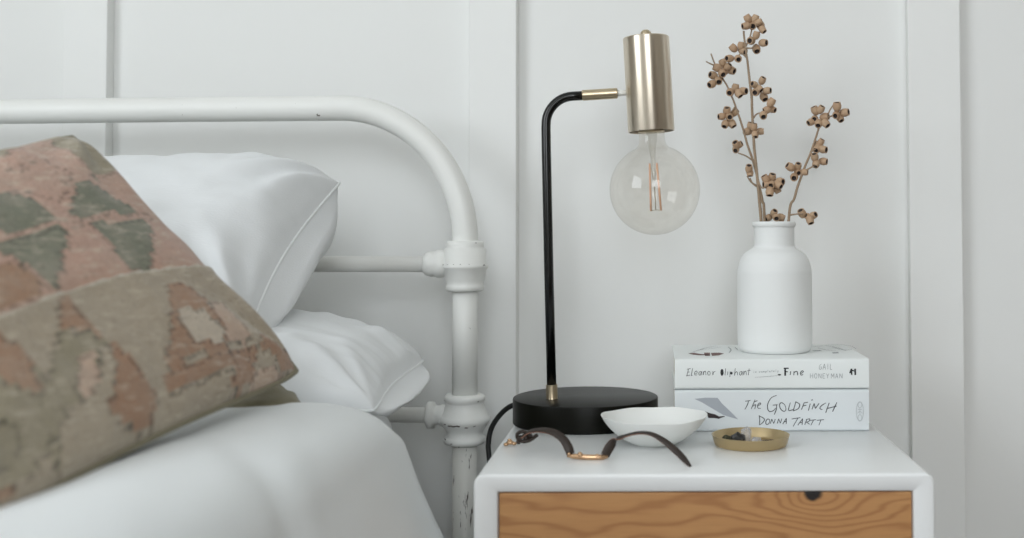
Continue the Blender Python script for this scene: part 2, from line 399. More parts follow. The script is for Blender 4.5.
# mid rail, lower rail
_, z_mid = hz(372, 264); _, z_low = hz(413, 415)
hb('rail', tube([(W, 0, z_mid), (W / 2, 0, z_mid), (0, 0, z_mid)], 0.0100, 20), M['iron'])
hb('rail', tube([(W, 0, z_low), (W / 2, 0, z_low), (0, 0, z_low)], 0.0095, 20), M['iron'])
for k in range(4):
    sx = W * (k + 1) / 5
    hb('spindle', tube([(sx, 0, z_low), (sx, 0, z_mid)], 0.006, 12), M['iron'])
_, zA = hz(464, 394); _, zB = hz(464, 444)
for sx in (0, W):
    hb('post', tube([(sx, 0, 0.0), (sx, 0, 0.2), (sx, 0, 0.35), (sx, 0, zB)], 0.0150, 24), M['iron_worn'])
    hb('post', tube([(sx, 0, zA - 0.01), (sx, 0, z_mid)], 0.0155, 24), M['iron'])
k_ = 1.362 / FPX
def casting(sx, sign, upper):
    if upper:
        zc = lambda py: hz(464, py)[1]
        prof = [(0, zc(291)), (17 * k_, zc(291)), (19 * k_, zc(289)), (19 * k_, zc(285.5)), (18 * k_, zc(283.5)), (20 * k_, zc(280)), (21 * k_, zc(269)), (22.8 * k_, zc(267.6)), (22.8 * k_, zc(264.6)), (21.2 * k_, zc(263.4)),
                (20.8 * k_, zc(249)), (18.5 * k_, zc(248)), (18.8 * k_, zc(246)), (18.6 * k_, zc(242.5)), (17 * k_, zc(241)), (0, zc(240.6))]
        bm = lathe(prof, 40)
        zb = z_mid
        bp = [(0, -0.01), (10.5 * k_, 0.0), (10.5 * k_, 14 * k_), (12.5 * k_, 20 * k_), (13.8 * k_, 22 * k_), (14 * k_, 28 * k_), (12.5 * k_, 31 * k_), (13 * k_, 34 * k_), (11.0 * k_, 40 * k_), (9.0 * k_, 41 * k_), (0, 41 * k_)]
    else:
        zc = lambda py: hz(464, py)[1]
        prof = [(0, zc(445)), (15 * k_, zc(445)), (19.5 * k_, zc(443)), (20.8 * k_, zc(440)), (20 * k_, zc(437)), (17 * k_, zc(435)), (19 * k_, zc(430)), (22.8 * k_, zc(424)), (24.6 * k_, zc(421.5)), (24.8 * k_, zc(417.5)), (23.2 * k_, zc(416)),
                (21.5 * k_, zc(411)), (18 * k_, zc(403)), (18.5 * k_, zc(402)), (20 * k_, zc(400)), (20.2 * k_, zc(396.5)), (18 * k_, zc(394.3)), (0, zc(394))]
        bm = lathe(prof, 40)
        zb = z_low
        bp = [(0, -0.01), (10 * k_, 0.0), (10.5 * k_, 20 * k_), (11 * k_, 23 * k_), (9.5 * k_, 26 * k_), (9.5 * k_, 30 * k_), (13.0 * k_, 31.5 * k_), (13.2 * k_, 36.5 * k_), (11 * k_, 38 * k_), (0, 38 * k_)]
    mtx = Matrix.Translation((0, 0, zb)) @ Matrix.Rotation(-PI / 2 * sign, 4, 'Y')
    lathe(bp, 32, bm, mtx)
    for v in bm.verts:
        v.co += Vector([(noise.noise(v.co * 90 + Vector((7 * j, 0, 0)))) * 0.0007 for j in range(3)])
        v.co.x += sx
    return hb('joint_casting', bm, M['iron'])
casting(0, 1, True); casting(W, -1, True)
lc = casting(0, 1, False); casting(W, -1, False)
# chips of bare metal along the casting ridges
random.seed(3)
for px, py, n, sz in [(457, 422, 3, .0026), (463, 422, 3, .002), (450, 421, 2, .0015), (446, 264.5, 2, .0013), (486, 265, 2, .0016), (474, 264, 1, .001), (459, 264, 2, .0006), (452, 264, 2, .0006), (466, 264, 2, .0006),
                      (472, 424, 2, .0016), (479, 423, 2, .0014), (448, 437, 2, .0018), (456, 440.5, 2, .0016), (481, 400, 1, .0014), (447, 399, 1, .001), (464, 443, 1, .0014), (446, 250, 1, .0012), (479, 243, 1, .0012)]:
    sx_, z = hz(px, py); rr = (24.6 if 410 < py < 430 else 20.4 if py > 350 else 22.8 if 260 < py < 270 else 19.2) * k_
    if abs(sx_) > rr * .97: sx_ = math.copysign(rr * .97, sx_)
    bm = bmesh.new()
    for q in range(n):
        th = math.asin(sx_ / rr) + (q - (n - 1) / 2) * sz / rr * 1.1
        c = Vector((rr * math.sin(th), -rr * math.cos(th), z + random.uniform(-.2, .2) * sz))
        m = Matrix.Translation(c) @ Matrix.Rotation(th, 4, 'Z') @ Matrix.Diagonal((sz * random.uniform(.6, 1), 0.0005, sz * random.uniform(.22, .42), 1))
        bmesh.ops.create_icosphere(bm, subdivisions=2, radius=1, matrix=m)
    o = hb('paint_chip', bm, M['rust']); o['label'] = 'dark chip of bare metal'
hb('side_rail', box(-0.02, 0.012, -2.0, 0.0, 0.26, 0.31, bevel=0.003), M['iron_worn'])
hb('side_rail', box(W - 0.012, W + 0.02, -2.0, 0.0, 0.26, 0.31, bevel=0.003), M['iron_worn'])

# ---------------------------------------------------------------- bedding
mat_bm = box(-1.58, -0.305, -0.62, 1.325, 0.30, 0.563, bevel=0.03, seg=5)
o = obj('mattress', mat_bm, M['cotton']); tag(o, 'mattress in a white fitted sheet beneath the duvet and pillows', 'mattress')

def fbm(p, oct=3):
    s = 0; a = 1
    for _ in range(oct): s += noise.noise(p) * a; p = p * 2.1; a *= 0.5
    return s
def duvet():
    sec = [(-1.72, .25), (-1.70, .45), (-1.62, .58), (-1.45, .588), (-1.2, .59), (-0.95, .588), (-0.75, .590), (-0.55, .598), (-0.42, .609), (-.345, .616), (-.300, .6155), (-.264, .607), (-.243, .590), (-.230, .562), (-.217, .530), (-.204, .500), (-.193, .473), (-.186, .43), (-.183, .34), (-.183, .24)]
    curve = catmull([(x, 0, z) for x, z in sec], 12)
    nrms = []
    ys = [-0.66 + i * 0.0125 for i in range(int((1.07 + 0.66) / 0.0125))]
    bm = bmesh.new(); rows = []
    yend = ys[-1]
    for y in ys + [yend + 0.012, yend + 0.02, yend + 0.024, yend + 0.022]:
        e = max(0.0, y - (yend - 0.0)) ; row = []
        for i, c in enumerate(curve):
            c0 = curve[max(i - 1, 0)]; c1 = curve[min(i + 1, len(curve) - 1)]
            t = (c1 - c0).normalized(); n = Vector((t.z, 0, -t.x)) * -1
            wv = fbm(Vector((c.x * 4, y * 2.6, c.z * 4)), 2) * 0.006 + fbm(Vector((c.x * 9 + y * 5, y * 3, 3)), 3) * 0.0035
            wv += -0.007 * math.exp(-((c.x + 0.28 + (y - 0.78) * 0.9) / 0.022) ** 2) * math.exp(-((y - 0.72) / 0.09) ** 2)
            wv += -0.013 * math.exp(-((c.x + 0.46) / 0.12) ** 2 - ((y - 0.64) / 0.16) ** 2)
            p = Vector((c.x, y, c.z)) + n * (wv * (1 - 0.2))
            # the far end of the duvet rounds over onto the sheet
            f = max(0.0, min(1.0, (y - (yend - 0.05)) / 0.05))
            if c.z > 0.5: p.z -= (c.z - 0.57) * 0.55 * f * f if c.z > 0.57 else 0
            row.append(p)
            if len(rows) == len(ys) - 1: nrms.append(n)
        rows.append(row)
    n = len(ys)
    for k, (yy, dz) in enumerate(((yend + 0.012, 0.006), (yend + 0.02, 0.014), (yend + 0.024, 0.022), (yend + 0.018, 0.03))):
        for i, p in enumerate(rows[n + k]):
            q = rows[n - 1][i] - nrms[i] * dz; p.x = q.x; p.z = q.z; p.y = yy
    vs = [[bm.verts.new(p) for p in r] for r in rows]
    for a, b in zip(vs, vs[1:]):
        for i in range(len(a) - 1): bm.faces.new((a[i], a[i + 1], b[i + 1], b[i]))
    return bm
o = obj('duvet', duvet(), M['duvet']); tag(o, 'smooth white cotton duvet covering the bed under the cushion and pillows', 'duvet')
sm = o.modifiers.new('thick', 'SOLIDIFY'); sm.thickness = 0.006; sm.offset = -1

def cushion_mesh(A, B, C, D, T, N=90, pull=0.09, p=2.6, q=0.5, pucker=0.003, wr=0.004, seed=0, side=1.0, Tb=None, sag=0.0, pf=34, corner=0.0, lat=0.0, pd=0.05, only=None, bm=None):
    """pillow from four corners: A->B is u, A->D is v. Front side is towards (B-A)x(D-A)*side."""
    A, B, C, D = map(Vector, (A, B, C, D)); nn = (B - A).cross(D - A).normalized() * side
    Tb = T if Tb is None else Tb
    def base(u, v):
        uu = .5 + (u - .5) * (1 - pull * (1 - (2 * v - 1) ** 2)); vv = .5 + (v - .5) * (1 - pull * (1 - (2 * u - 1) ** 2))
        cc = 1 - corner * (abs(2 * u - 1) * abs(2 * v - 1)) ** 5; uu = .5 + (uu - .5) * cc; vv = .5 + (vv - .5) * cc
        return (A * (1 - uu) + B * uu) * (1 - vv) + (D * (1 - uu) + C * uu) * vv
    def th(u, v): return max(0.0, (1 - abs(2 * u - 1) ** p) * (1 - abs(2 * v - 1) ** p)) ** q
    def warp(t): return .5 - .5 * math.cos(PI * t) * (0.55) + (t - .5) * 0.45
    L = ((B - A).length, (D - A).length)
    def P(u, v, s):
        b = base(u, v); h = th(u, v); du = min(u, 1 - u) * L[0]; dv = min(v, 1 - v) * L[1]
        pk = 0
        if pucker:
            e1 = math.exp(-du / pd) * fbm(Vector((v * L[1] * pf, seed + s * 3, du * 8)), 2); e2 = math.exp(-dv / pd) * fbm(Vector((u * L[0] * pf, seed + 11 + s * 3, dv * 8)), 2)
            pk = (e1 + e2) * pucker * min(1.0, h * 3) * (1 if s > 0 else 0.35)
        w_ = fbm(Vector((u * L[0] * 9, v * L[1] * 9, seed + 5 * s)), 3) * wr * h
        c = 0
        for (cu, cv) in ((0, 0), (1, 0), (1, 1), (0, 1)):   # creases running out of each corner
            x_ = (u - cu) * L[0]; y_ = (v - cv) * L[1]; r = math.hypot(x_, y_)
            if r < 0.2 and r > 1e-4:
                a = math.atan2(y_, x_); c += math.sin(a * 11 + seed + cu * 2) * math.exp(-((r - 0.06) / 0.05) ** 2) * wr * 0.7
        d = (T if s > 0 else -Tb) * h
        x = b + nn * (d + (pk + w_ + c * min(1, h * 2)) * s)
        if lat and s < 0 and u > .5: x += (B - A).normalized() * lat * 4 * h * (1 - h) * (1 - abs(2 * v - 1) ** 3) * min(1.0, (u - .5) * 4)
        x.z -= sag * (1 - (2 * u - 1) ** 2) * (1 - (2 * v - 1) ** 2)
        return x
    us = [warp(i / N) for i in range(N + 1)]
    bm = bm or bmesh.new(); uvl = bm.loops.layers.uv.new('UVMap') if not bm.loops.layers.uv else bm.loops.layers.uv[0]
    grids = []
    edge = {}
    for s in (1, -1):
        if only and s != only: grids.append(None); continue
        g = []
        for j in range(N + 1):
            row = []
            for i in range(N + 1):
                if i in (0, N) or j in (0, N):
                    if (i, j) not in edge: edge[(i, j)] = bm.verts.new(P(us[i], us[j], s))
                    row.append(edge[(i, j)])
                else: row.append(bm.verts.new(P(us[i], us[j], s)))
            g.append(row)
        grids.append(g)
        for j in range(N):
            for i in range(N):
                q4 = (g[j][i], g[j][i + 1], g[j + 1][i + 1], g[j + 1][i])
                f = bm.faces.new(q4 if s > 0 else q4[::-1]); f.material_index = 0 if s > 0 else 1
                uvq = [(us[i], us[j]), (us[i + 1], us[j]), (us[i + 1], us[j + 1]), (us[i], us[j + 1])]
                if s < 0: uvq = uvq[::-1]
                for l, c in zip(f.loops, uvq): l[uvl].uv = c
    rim = [edge[(i, 0)].co.copy() for i in range(N)] + [edge[(N, j)].co.copy() for j in range(N)] + [edge[(N - i, N)].co.copy() for i in range(N)] + [edge[(0, N - j)].co.copy() for j in range(N)]
    return bm, rim, P

# lower white pillow, lying flat on the sheet
FR = at(429, 360, 1.29); NR = at(380, 411, 1.09)
bm, rim, _ = cushion_mesh((-0.95, 1.01, 0.60), NR, FR, (-0.95, 1.30, 0.615), 0.074, N=130, pull=0.04, p=4.2, Tb=0.026, pucker=0.008, wr=0.005, seed=3, q=0.46, pf=24, lat=0.04, pd=0.09, corner=0.02)
o = obj('pillow', bm, M['cotton'], mats=[M['cotton'], M['cotton']])
tag(o, 'lower white cotton pillow lying flat on the bed, its creased corner near the bedpost', 'pillow', 'white pillows by the headboard')
obj('seam', tube(rim, 0.0016, 8, closed=True), M['hem'], o)
# upper white pillow resting on it against the headboard
TR = at(343, 182, 1.29); BR = at(250, 338, 1.11)
bm, rim, _ = cushion_mesh(BR + Vector((-0.68, 0.02, 0.0)), BR, TR, TR + Vector((-0.70, 0.05, -0.03)), 0.078, N=130, pull=0.05, Tb=0.075, p=6.0, pucker=0.007, wr=0.008, seed=8, q=0.5, pf=24, lat=0.034, pd=0.07, corner=0.01)
o = obj('pillow', bm, M['cotton'], mats=[M['cotton'], M['cotton']])
tag(o, 'upper white cotton pillow propped on the other against the headboard rail', 'pillow', 'white pillows by the headboard')
obj('seam', tube(rim, 0.0018, 8, closed=True), M['hem'], o)

# kilim cushion
KT = at(74, 128, 1.01); KR = at(310, 375, 1.0); KL = at(-75, 562, 0.605); KU = KT + (KL - KR) * 0.95 + Vector((0.0, 0, -0.07))
bm, rim, KP = cushion_mesh(KL, KR, KT, KU, 0.042, N=230, pull=0.07, p=3.2, q=0.5, pucker=0.004, wr=0.004, seed=21, side=1.0, Tb=0.035, pf=22, corner=0.06)
print('kilim', KT, KR, KL, KU)
# woven pattern laid out in the cushion's own (u, v): stepped triangles, rows parallel to the seams
eu = KR - KL; ev = KU - KL; kn = eu.cross(ev).normalized()
def to_px(p):
    d = p - CAM; f = d.dot(FW); return PPX + FPX * d.dot(RT) / f, PPY - FPX * d.dot(UP) / f
def kuv(px, py):
    p = at_plane(px, py, (KL + KR + KT + KU) / 4 + kn * 0.036, kn) - KL
    a, b, c = eu.dot(eu), eu.dot(ev), ev.dot(ev); d, e = p.dot(eu), p.dot(ev); det = a * c - b * b
    u, v = (c * d - b * e) / det, (a * e - b * d) / det
    h = 0.03
    for _ in range(8):                 # settle onto the padded surface itself
        x0, y0 = to_px(KP(u, v, 1)); xu, yu = to_px(KP(u + h, v, 1)); xv, yv = to_px(KP(u, v + h, 1))
        j11, j21, j12, j22 = (xu - x0) / h, (yu - y0) / h, (xv - x0) / h, (yv - y0) / h
        dt = j11 * j22 - j12 * j21
        if abs(dt) < 1e-6: break
        ex, ey = px - x0, py - y0
        u += max(-.08, min(.08, (j22 * ex - j12 * ey) / dt)); v += max(-.08, min(.08, (j11 * ey - j21 * ex) / dt))
    return (u, v)
PINK, GREEN, BEIGE, BRN, OLV, TAN, PALE = [lin(*c)[:3] for c in ((178, 146, 130), (112, 114, 98), (162, 150, 132), (154, 122, 99), (142, 134, 114), (184, 160, 142), (186, 174, 158))]
def poly(c, pts): return (c, [kuv(*p) for p in pts])
seam_v = [kuv(0, 318), kuv(50, 298), kuv(100, 283), kuv(150, 273), kuv(200, 268)]
print('seam v', seam_v)
UPPER = [poly(OLV, [(-60, 120), (60, 130), (85, 128), (125, 175), (95, 178), (60, 168), (20, 172), (-60, 190)]),
         poly(PINK, [(-60, 185), (20, 168), (45, 160), (70, 172), (60, 200), (20, 190), (-60, 200)]),
         poly(GREEN, [(-90, 230), (-20, 190), (25, 196), (70, 224), (64, 250), (58, 288), (40, 272), (0, 250), (-60, 240)]),
         poly(GREEN, [(78, 180), (95, 184), (125, 203), (150, 222), (152, 272), (130, 266), (108, 240), (88, 218), (70, 214), (74, 196)]),
         poly(PINK, [(-60, 243), (0, 232), (60, 220), (150, 214), (150, 221), (60, 227), (0, 240), (-60, 250)]),
         poly(BRN, [(0, 262), (30, 268), (45, 290), (0, 310), (-40, 300)])]
LOWER = [poly(BRN, [(56, 298), (66, 296), (84, 318), (104, 340), (92, 332), (74, 328), (56, 334)]),
         poly(OLV, [(60, 330), (92, 332), (104, 342), (96, 372), (78, 404), (60, 420), (36, 470), (0, 490), (-40, 440), (0, 370), (40, 400)]),
         poly(BRN, [(-30, 330), (4, 335), (30, 362), (46, 392), (30, 390), (0, 378), (-30, 380)]),
         poly(OLV, [(-80, 470), (0, 420), (30, 440), (0, 470), (-60, 500)]),
         poly(BRN, [(108, 340), (126, 352), (140, 372), (158, 398), (150, 428), (128, 428), (108, 408), (118, 378)]),
         poly(TAN, [(80, 360), (96, 352), (100, 378), (90, 402), (78, 396)]),
         poly(BRN, [(168, 286), (182, 284), (204, 298), (220, 320), (232, 345), (214, 352), (196, 348), (176, 372), (166, 366), (170, 330)]),
         poly(PALE, [(178, 306), (206, 312), (228, 332), (222, 342), (198, 340), (184, 326)]),
         poly(BRN, [(166, 372), (200, 356), (232, 350), (258, 346), (258, 360), (226, 364), (196, 380), (176, 396), (164, 386)]),
         poly(TAN, [(206, 300), (226, 306), (250, 330), (246, 345), (228, 340)]),
         poly(BRN, [(232, 352), (250, 350), (252, 378), (240, 396), (228, 388), (236, 366)]),
         poly(BRN, [(262, 334), (284, 352), (296, 372), (282, 368), (268, 350), (256, 346)]),
         poly(TAN, [(254, 372), (276, 368), (288, 380), (262, 392), (246, 392)]),
         poly(BRN, [(0, 490), (30, 470), (60, 450), (20, 480), (-30, 510)])]
def inside(pl, x, y):
    r = False; n = len(pl); j = n - 1
    for i in range(n):
        xi, yi = pl[i]; xj, yj = pl[j]
        if (yi > y) != (yj > y) and x < (xj - xi) * (y - yi) / (yj - yi) + xi: r = not r
        j = i
    return r
def seam_at(u):
    pts = sorted(seam_v)
    if u <= pts[0][0]: return pts[0][1]
    for (a, b), (c, d) in zip(pts, pts[1:]):
        if u <= c: return b + (d - b) * (u - a) / (c - a)
    return pts[-1][1]
def patt_id(u, v):
    up = v > seam_at(u)
    q = 0.014; uq, vq = round(u / q) * q, round(v / (q * 1.5)) * q * 1.5
    best = -1
    for k, (c, pl) in enumerate(UPPER if up else LOWER):
        if inside(pl, uq, vq): best = k
    if best < 0 and u < 0.30:          # rows of triangles carry on towards the near end
        t = (u * 6 + (0.5 if up else 0)) % 1; row = (v * 3.4) % 1
        if abs(t - .5) * 2 < row * 0.9: best = 50
    return up, best
def patt_col(u, v):
    up, k = patt_id(u, v)
    c = Vector(PINK if up else BEIGE)
    if k == 50: c = Vector(GREEN if up else OLV)
    elif k >= 0: c = Vector((UPPER if up else LOWER)[k][0])
    for du, dv in ((0.009, 0), (0, 0.012)):
        if patt_id(u + du, v + dv)[1] != k and noise.noise(Vector((u * 70, v * 70, 1))) > -0.02: c = c * 0.55
    if abs(v - seam_at(u)) < 0.008: c = Vector(lin(196, 188, 172)[:3]) * 0.9 if v < seam_at(u) else c * 0.6
    return c * (1 + 0.10 * noise.noise(Vector((u * 9, v * 40, 4))))
cl = bm.loops.layers.float_color.new('pattern')
uvl = bm.loops.layers.uv[0]; cache = {}
for f in bm.faces:
    for l in f.loops:
        k = (round(l[uvl].uv.x, 5), round(l[uvl].uv.y, 5))
        if f.material_index == 1: l[cl] = (*OLV, 1); continue
        if k not in cache: cache[k] = patt_col(*k)
        l[cl] = (*cache[k], 1)
# lower panel stands slightly proud of the upper one along the join
for f in bm.faces:
    if f.material_index: continue
    for l in f.loops:
        pass
moved = {}
for f in bm.faces:
    if f.material_index: continue
    for l in f.loops:
        u, v = l[uvl].uv
        d = seam_at(u) - v
        if l.vert not in moved and 0 < min(u, 1 - u):
            e = min(1, min(u, 1 - u) / 0.08)
            moved[l.vert] = (0.004 * math.exp(-d / 0.06) if d > 0 else -0.004 * math.exp(d / 0.03)) * e
for v_, a in moved.items(): v_.co += kn * a
ck = obj('kilim_cushion', bm, M['kilim'], mats=[M['kilim'], M['kilim_back']])
tag(ck, 'large faded pink, green and tan kilim cushion leaning against the white pillows', 'cushion')
cbm = bmesh.new(); bmesh.ops.create_icosphere(cbm, subdivisions=4, radius=1)
cc_ = at(264, 402, 1.015)
for v in cbm.verts:
    k = 1 + 0.16 * noise.noise(v.co * 2.2 + Vector((4, 1, 0))); v.co = Vector((v.co.x * .031 * k, v.co.y * .045 * k, v.co.z * .016 * k)) + cc_
    v.co.z += (v.co.x - cc_.x) * -0.12
o = obj('gusset', cbm, M['kilim_back'], ck); o['label'] = 'folded olive backing at the cushion corner'
obj('edge_piping', tube(rim, 0.0028, 8, closed=True), M['kilim_back'], ck)

# ---------------------------------------------------------------- nightstand
TZ = 0.55
XL, XR = at(473.4, 500, 1.0).x, at(935.2, 500, 1.0).x
DXL, DXR = at(497.3, 510, 1.0).x, at(913.8, 510, 1.0).x
DZ = at(700, 491.6, 1.0).z
Y0, Y1 = 1.0, 1.395
WOOD_KNOT = (at(813, 494, 1.0).x, DZ - 0.0015)
M['pine'] = wood()
ns = thing('nightstand', 'white lacquered nightstand with rounded corners and a knotty pine drawer', 'nightstand', (0, 0, 0))
def frame_mesh():
    bm = bmesh.new(); zb = 0.20
    outer = rrect(XL, XR, zb, TZ, 0.0095, 10); inner = rrect(DXL, DXR, zb + 0.02, DZ, 0.0008, 10)
    n = len(outer); e = 0.0026
    def ring(poly, y, ins=0.0, cx=(XL + XR) / 2, cz=(TZ + zb) / 2):
        out = []
        for x, z in poly:
            out.append(bm.verts.new((x - ins * (1 if x > cx else -1), y, z - ins * (1 if z > cz else -1))))
        return out
    rings = [ring(inner, Y1 - 0.01), ring(inner, Y0 + 0.001), ring(inner, Y0, -0.001)]
    for k in range(0, 6):
        a = k / 5 * PI / 2; rings.append(ring(outer, Y0 + e * (1 - math.sin(a)), e * (1 - math.cos(PI / 2 - (PI / 2 - a))) if False else e * (1 - math.sin(a)) * 0 + e * (1 - math.cos(PI / 2 - a))))
    rings = rings[:3]
    for k in range(0, 7):
        a = k / 6 * PI / 2; rings.append(ring(outer, Y0 + e * (1 - math.cos(PI/2 - (PI/2 - a))) , e * (1 - math.sin(a))))
    rings.append(ring(outer, Y1 - e)); rings.append(ring(outer, Y1, e)); rings.append(ring(inner, Y1, 0))
    for a, b in zip(rings, rings[1:]):
        for i in range(n):
            j = (i + 1) % n; bm.faces.new((a[i], a[j], b[j], b[i]))
    bm.faces.new(rings[-1])
    return bm
bodyo = obj('body', frame_mesh(), M['stand'], ns); 
bodyo.data.set_sharp_from_angle(angle=math.radians(50))
for v in list(bodyo.data.vertices): pass
g = 0.0012
dr = obj('drawer', box(DXL + g * 1.3, DXR - g * 1.3, Y0 + 0.0015, Y0 + 0.02, 0.222, DZ - g, bevel=0.0008), M['pine'], ns, smooth=False)
obj('drawer_box', box(DXL + 0.006, DXR - 0.006, Y0 + 0.02, Y1 - 0.03, 0.235, DZ - 0.02), M['inside'], dr, smooth=False)
for lx in (XL + 0.03, XR - 0.03):
    for ly in (Y0 + 0.03, Y1 - 0.03):
        obj('leg', tube([(lx, ly, 0.20), (lx, ly, 0.0)], [0.016, 0.010], 20), M['pine'], ns)

# ---------------------------------------------------------------- lamp
LC = Vector((-0.0774, 1.277, TZ))
lamp = thing('table_lamp', 'black table lamp with bent arm, brushed nickel shade and clear globe bulb', 'lamp', tuple(LC))
def lp(p): return Vector(p) - LC
R_ = 0.0835
obj('base', lathe([(0, 0), (R_ - .0015, 0), (R_, .0015), (R_, .0277), (R_ - .0004, .0289), (R_ - .0016, .0295), (0, .0295)], 128), M['blackbase'], lamp).data.set_sharp_from_angle(angle=math.radians(30))
YL = 1.268
pb = at_z(552, 398.5, TZ + 0.0295); YL = pb.y
fer = at(551.6, 384.5, YL); ptop = at(546.3, 150, YL)
ax = (ptop - pb).normalized()
obj('ferrule', tube([lp(pb), lp(pb + ax * 0.001), lp(fer)], [0.0068, 0.0066, 0.0066], 24), M['lampbrass'], lamp).data.set_sharp_from_angle(angle=math.radians(40))
armpts = [fer - ax * 0.003, at(548.8, 270, YL), ptop, at(546.0, 128, YL)]
c_ = (574, 124.5); 
for i in range(1, 13):
    a = math.radians(180 - 86 * i / 12); armpts.append(at(c_[0] + 28.0 * math.cos(a), c_[1] - 28.4 * math.sin(a), YL))
armpts.append(at(583, 95.6, YL))
obj('arm', tube([lp(p) for p in armpts], 0.0054, 24), M['black'], lamp)
s1, s2, s3, s4 = at(582, 95.4, YL), at(617.5, 93.2, YL), at(621, 93.0, YL), at(628, 92.6, YL)
obj('sleeve', tube([lp(s1), lp(s1 + (s2 - s1) * .02), lp(s1 + (s2 - s1) * .98), lp(s2)], [0.0054, 0.0062, 0.0062, 0.0055], 24), M['lampbrass'], lamp).data.set_sharp_from_angle(angle=math.radians(40))
obj('swivel_joint', tube([lp(s2), lp(s3), lp(s4)], [0.0040, 0.0032, 0.0032], 20), M['cap'], lamp)
sb = at(651.4, 131.5, YL); st = at(646.0, 37.5, YL); sax = (st - sb); SL = sax.length; sax.normalize()
rot = sax.to_track_quat('Z', 'Y').to_matrix().to_4x4()
SR = 23.4 * YL / FPX
mt = Matrix.Translation(lp(sb)) @ rot
obj('lamp_shade', lathe([(SR - .0014, 0.0), (SR - .0004, -.0002), (SR, .0006), (SR, SL - .001), (SR - .0008, SL), (0.004, SL + .0004), (0.0, SL + .0004)], 96, None, mt), M['nickel'], lamp).data.set_sharp_from_angle(angle=math.radians(30))
obj('shade_lining', lathe([(SR - .0014, 0.0), (SR - .0016, SL - .003), (0, SL - .003)], 64, None, mt), M['nickel'], lamp).data.set_sharp_from_angle(angle=math.radians(30))
obj('finial', lathe([(0.0066, SL), (0.0068, SL + .003), (0.006, SL + .0062), (0.0035, SL + .0086), (0, SL + .0094)], 32, None, mt), M['lampbrass'], lamp)
obj('socket', lathe([(0, 0.05), (0.0175, 0.05), (0.0175, 0.006), (0.0155, 0.003), (0.0, 0.003)], 40, None, mt), M['cap'], lamp)
# globe bulb hanging out of the socket
BC = at(654.0, 189.8, YL); BRr = 45.2 * YL / FPX
bz = -(lp(sb) - lp(BC)).length
prof = []
neck = 0.0150
a0 = math.asin(neck / BRr)
for i in range(49):
    a = PI - (PI - a0 * 1.25) * i / 48
    prof.append((BRr * math.sin(a) if i else 0.0, bz + BRr * math.cos(a)))
prof += [(neck * 1.06, bz + BRr + .0005), (neck, bz + BRr + .004), (neck * .96, .004), (neck * .9, .006)]
bulb = obj('bulb', lathe(prof, 96, None, mt), M['bulb'], lamp)
obj('bulb_cap', lathe([(0, .02), (0.0135, .02), (0.0137, .002), (0.0152, .0005), (0.0152, -.001), (0.0, -.001)], 40, None, mt), M['lampbrass'], bulb)
sp = [(0.0062, -.001), (0.0060, -.010), (0.0042, -.018), (0.0026, -.030), (0.0024, bz + .008), (0.0034, bz + .004), (0, bz + .003)]
obj('glass_stem', lathe(sp, 24, None, mt), M['bulbstem'], bulb)
fb = bmesh.new()
for k in range(4):
    a = PI / 4 + k * PI / 2
    top = Vector((0.0058 * math.cos(a), 0.0058 * math.sin(a), bz + .030)); bot = Vector((0.0082 * math.cos(a), 0.0082 * math.sin(a), bz - .024))
    tube([mt @ top, mt @ ((top + bot) / 2 + Vector((.0006, 0, 0))), mt @ bot], 0.0012, 8, fb)
fr = obj('filament', fb, M['filament'], bulb)
wb = bmesh.new()
tube([mt @ Vector((0, 0, bz + .004)), mt @ Vector((0, 0, bz - .023))], 0.0005, 6, wb)
for k in range(4):
    a = PI / 4 + k * PI / 2
    tube([mt @ Vector((0, 0, bz - .023)), mt @ Vector((0.0082 * math.cos(a), 0.0082 * math.sin(a), bz - .024))], 0.0003, 6, wb)
    tube([mt @ Vector((0, 0, bz + .010)), mt @ Vector((0.0058 * math.cos(a), 0.0058 * math.sin(a), bz + .030))], 0.0003, 6, wb)
obj('filament_support', wb, M['lampbrass'], bulb)
# flex leaving the base and dropping behind the nightstand
cp = [at(530, 402, 1.335), at(514, 405, 1.34), at(505, 410, 1.345), at(496, 420, 1.35), at(490.5, 431, 1.352), at(488.5, 443, 1.35), at(489, 456, 1.345), Vector((-0.190, 1.34, 0.42)), Vector((-0.185, 1.36, 0.3)), Vector((-0.18, 1.40, 0.1)), Vector((-0.17, 1.42, 0.004))]
obj('power_cord', tube([lp(p) for p in catmull(cp, 8)], 0.0032, 12), M['cord'], lamp)

# ---------------------------------------------------------------- books
def stroke_mesh(strokes, tomap, nrm, wid, bm=None, off=0.00025, wt=None):
    bm = bm or bmesh.new()
    for st_ in strokes:
        pts = [tomap(*p) + nrm * off for p in st_]
        if len(pts) > 2: pts = catmull(pts, 4)
        n = len(pts); ls = []; rs = []
        for i in range(n):
            t = (pts[min(i + 1, n - 1)] - pts[max(i - 1, 0)]).normalized(); s = t.cross(nrm).normalized() * wid * (0.62 + 0.38 * math.sin(PI * (i + .5) / n))
            ls.append(bm.verts.new(pts[i] + s)); rs.append(bm.verts.new(pts[i] - s))
        for i in range(n - 1): bm.faces.new((ls[i], ls[i + 1], rs[i + 1], rs[i]))
    return bm
def fill_mesh(polys, tomap, nrm, off=0.0002, bm=None):
    bm = bm or bmesh.new()
    for pl in polys: bm.faces.new([bm.verts.new(tomap(*p) + nrm * off) for p in pl])
    return bm
def ell(cx, cy, rx, ry, n=12, sl=0.0): return [(cx + rx * math.cos(2 * PI * i / n) - sl * ry * math.sin(2 * PI * i / n), cy + ry * math.sin(2 * PI * i / n)) for i in range(n)]
def ello(*a, **k): e = ell(*a, **k); return e + [e[0], e[1]]
BY = 1.212
BX0, BX1 = at(674.6, 410, BY).x, at(869, 410, BY).x
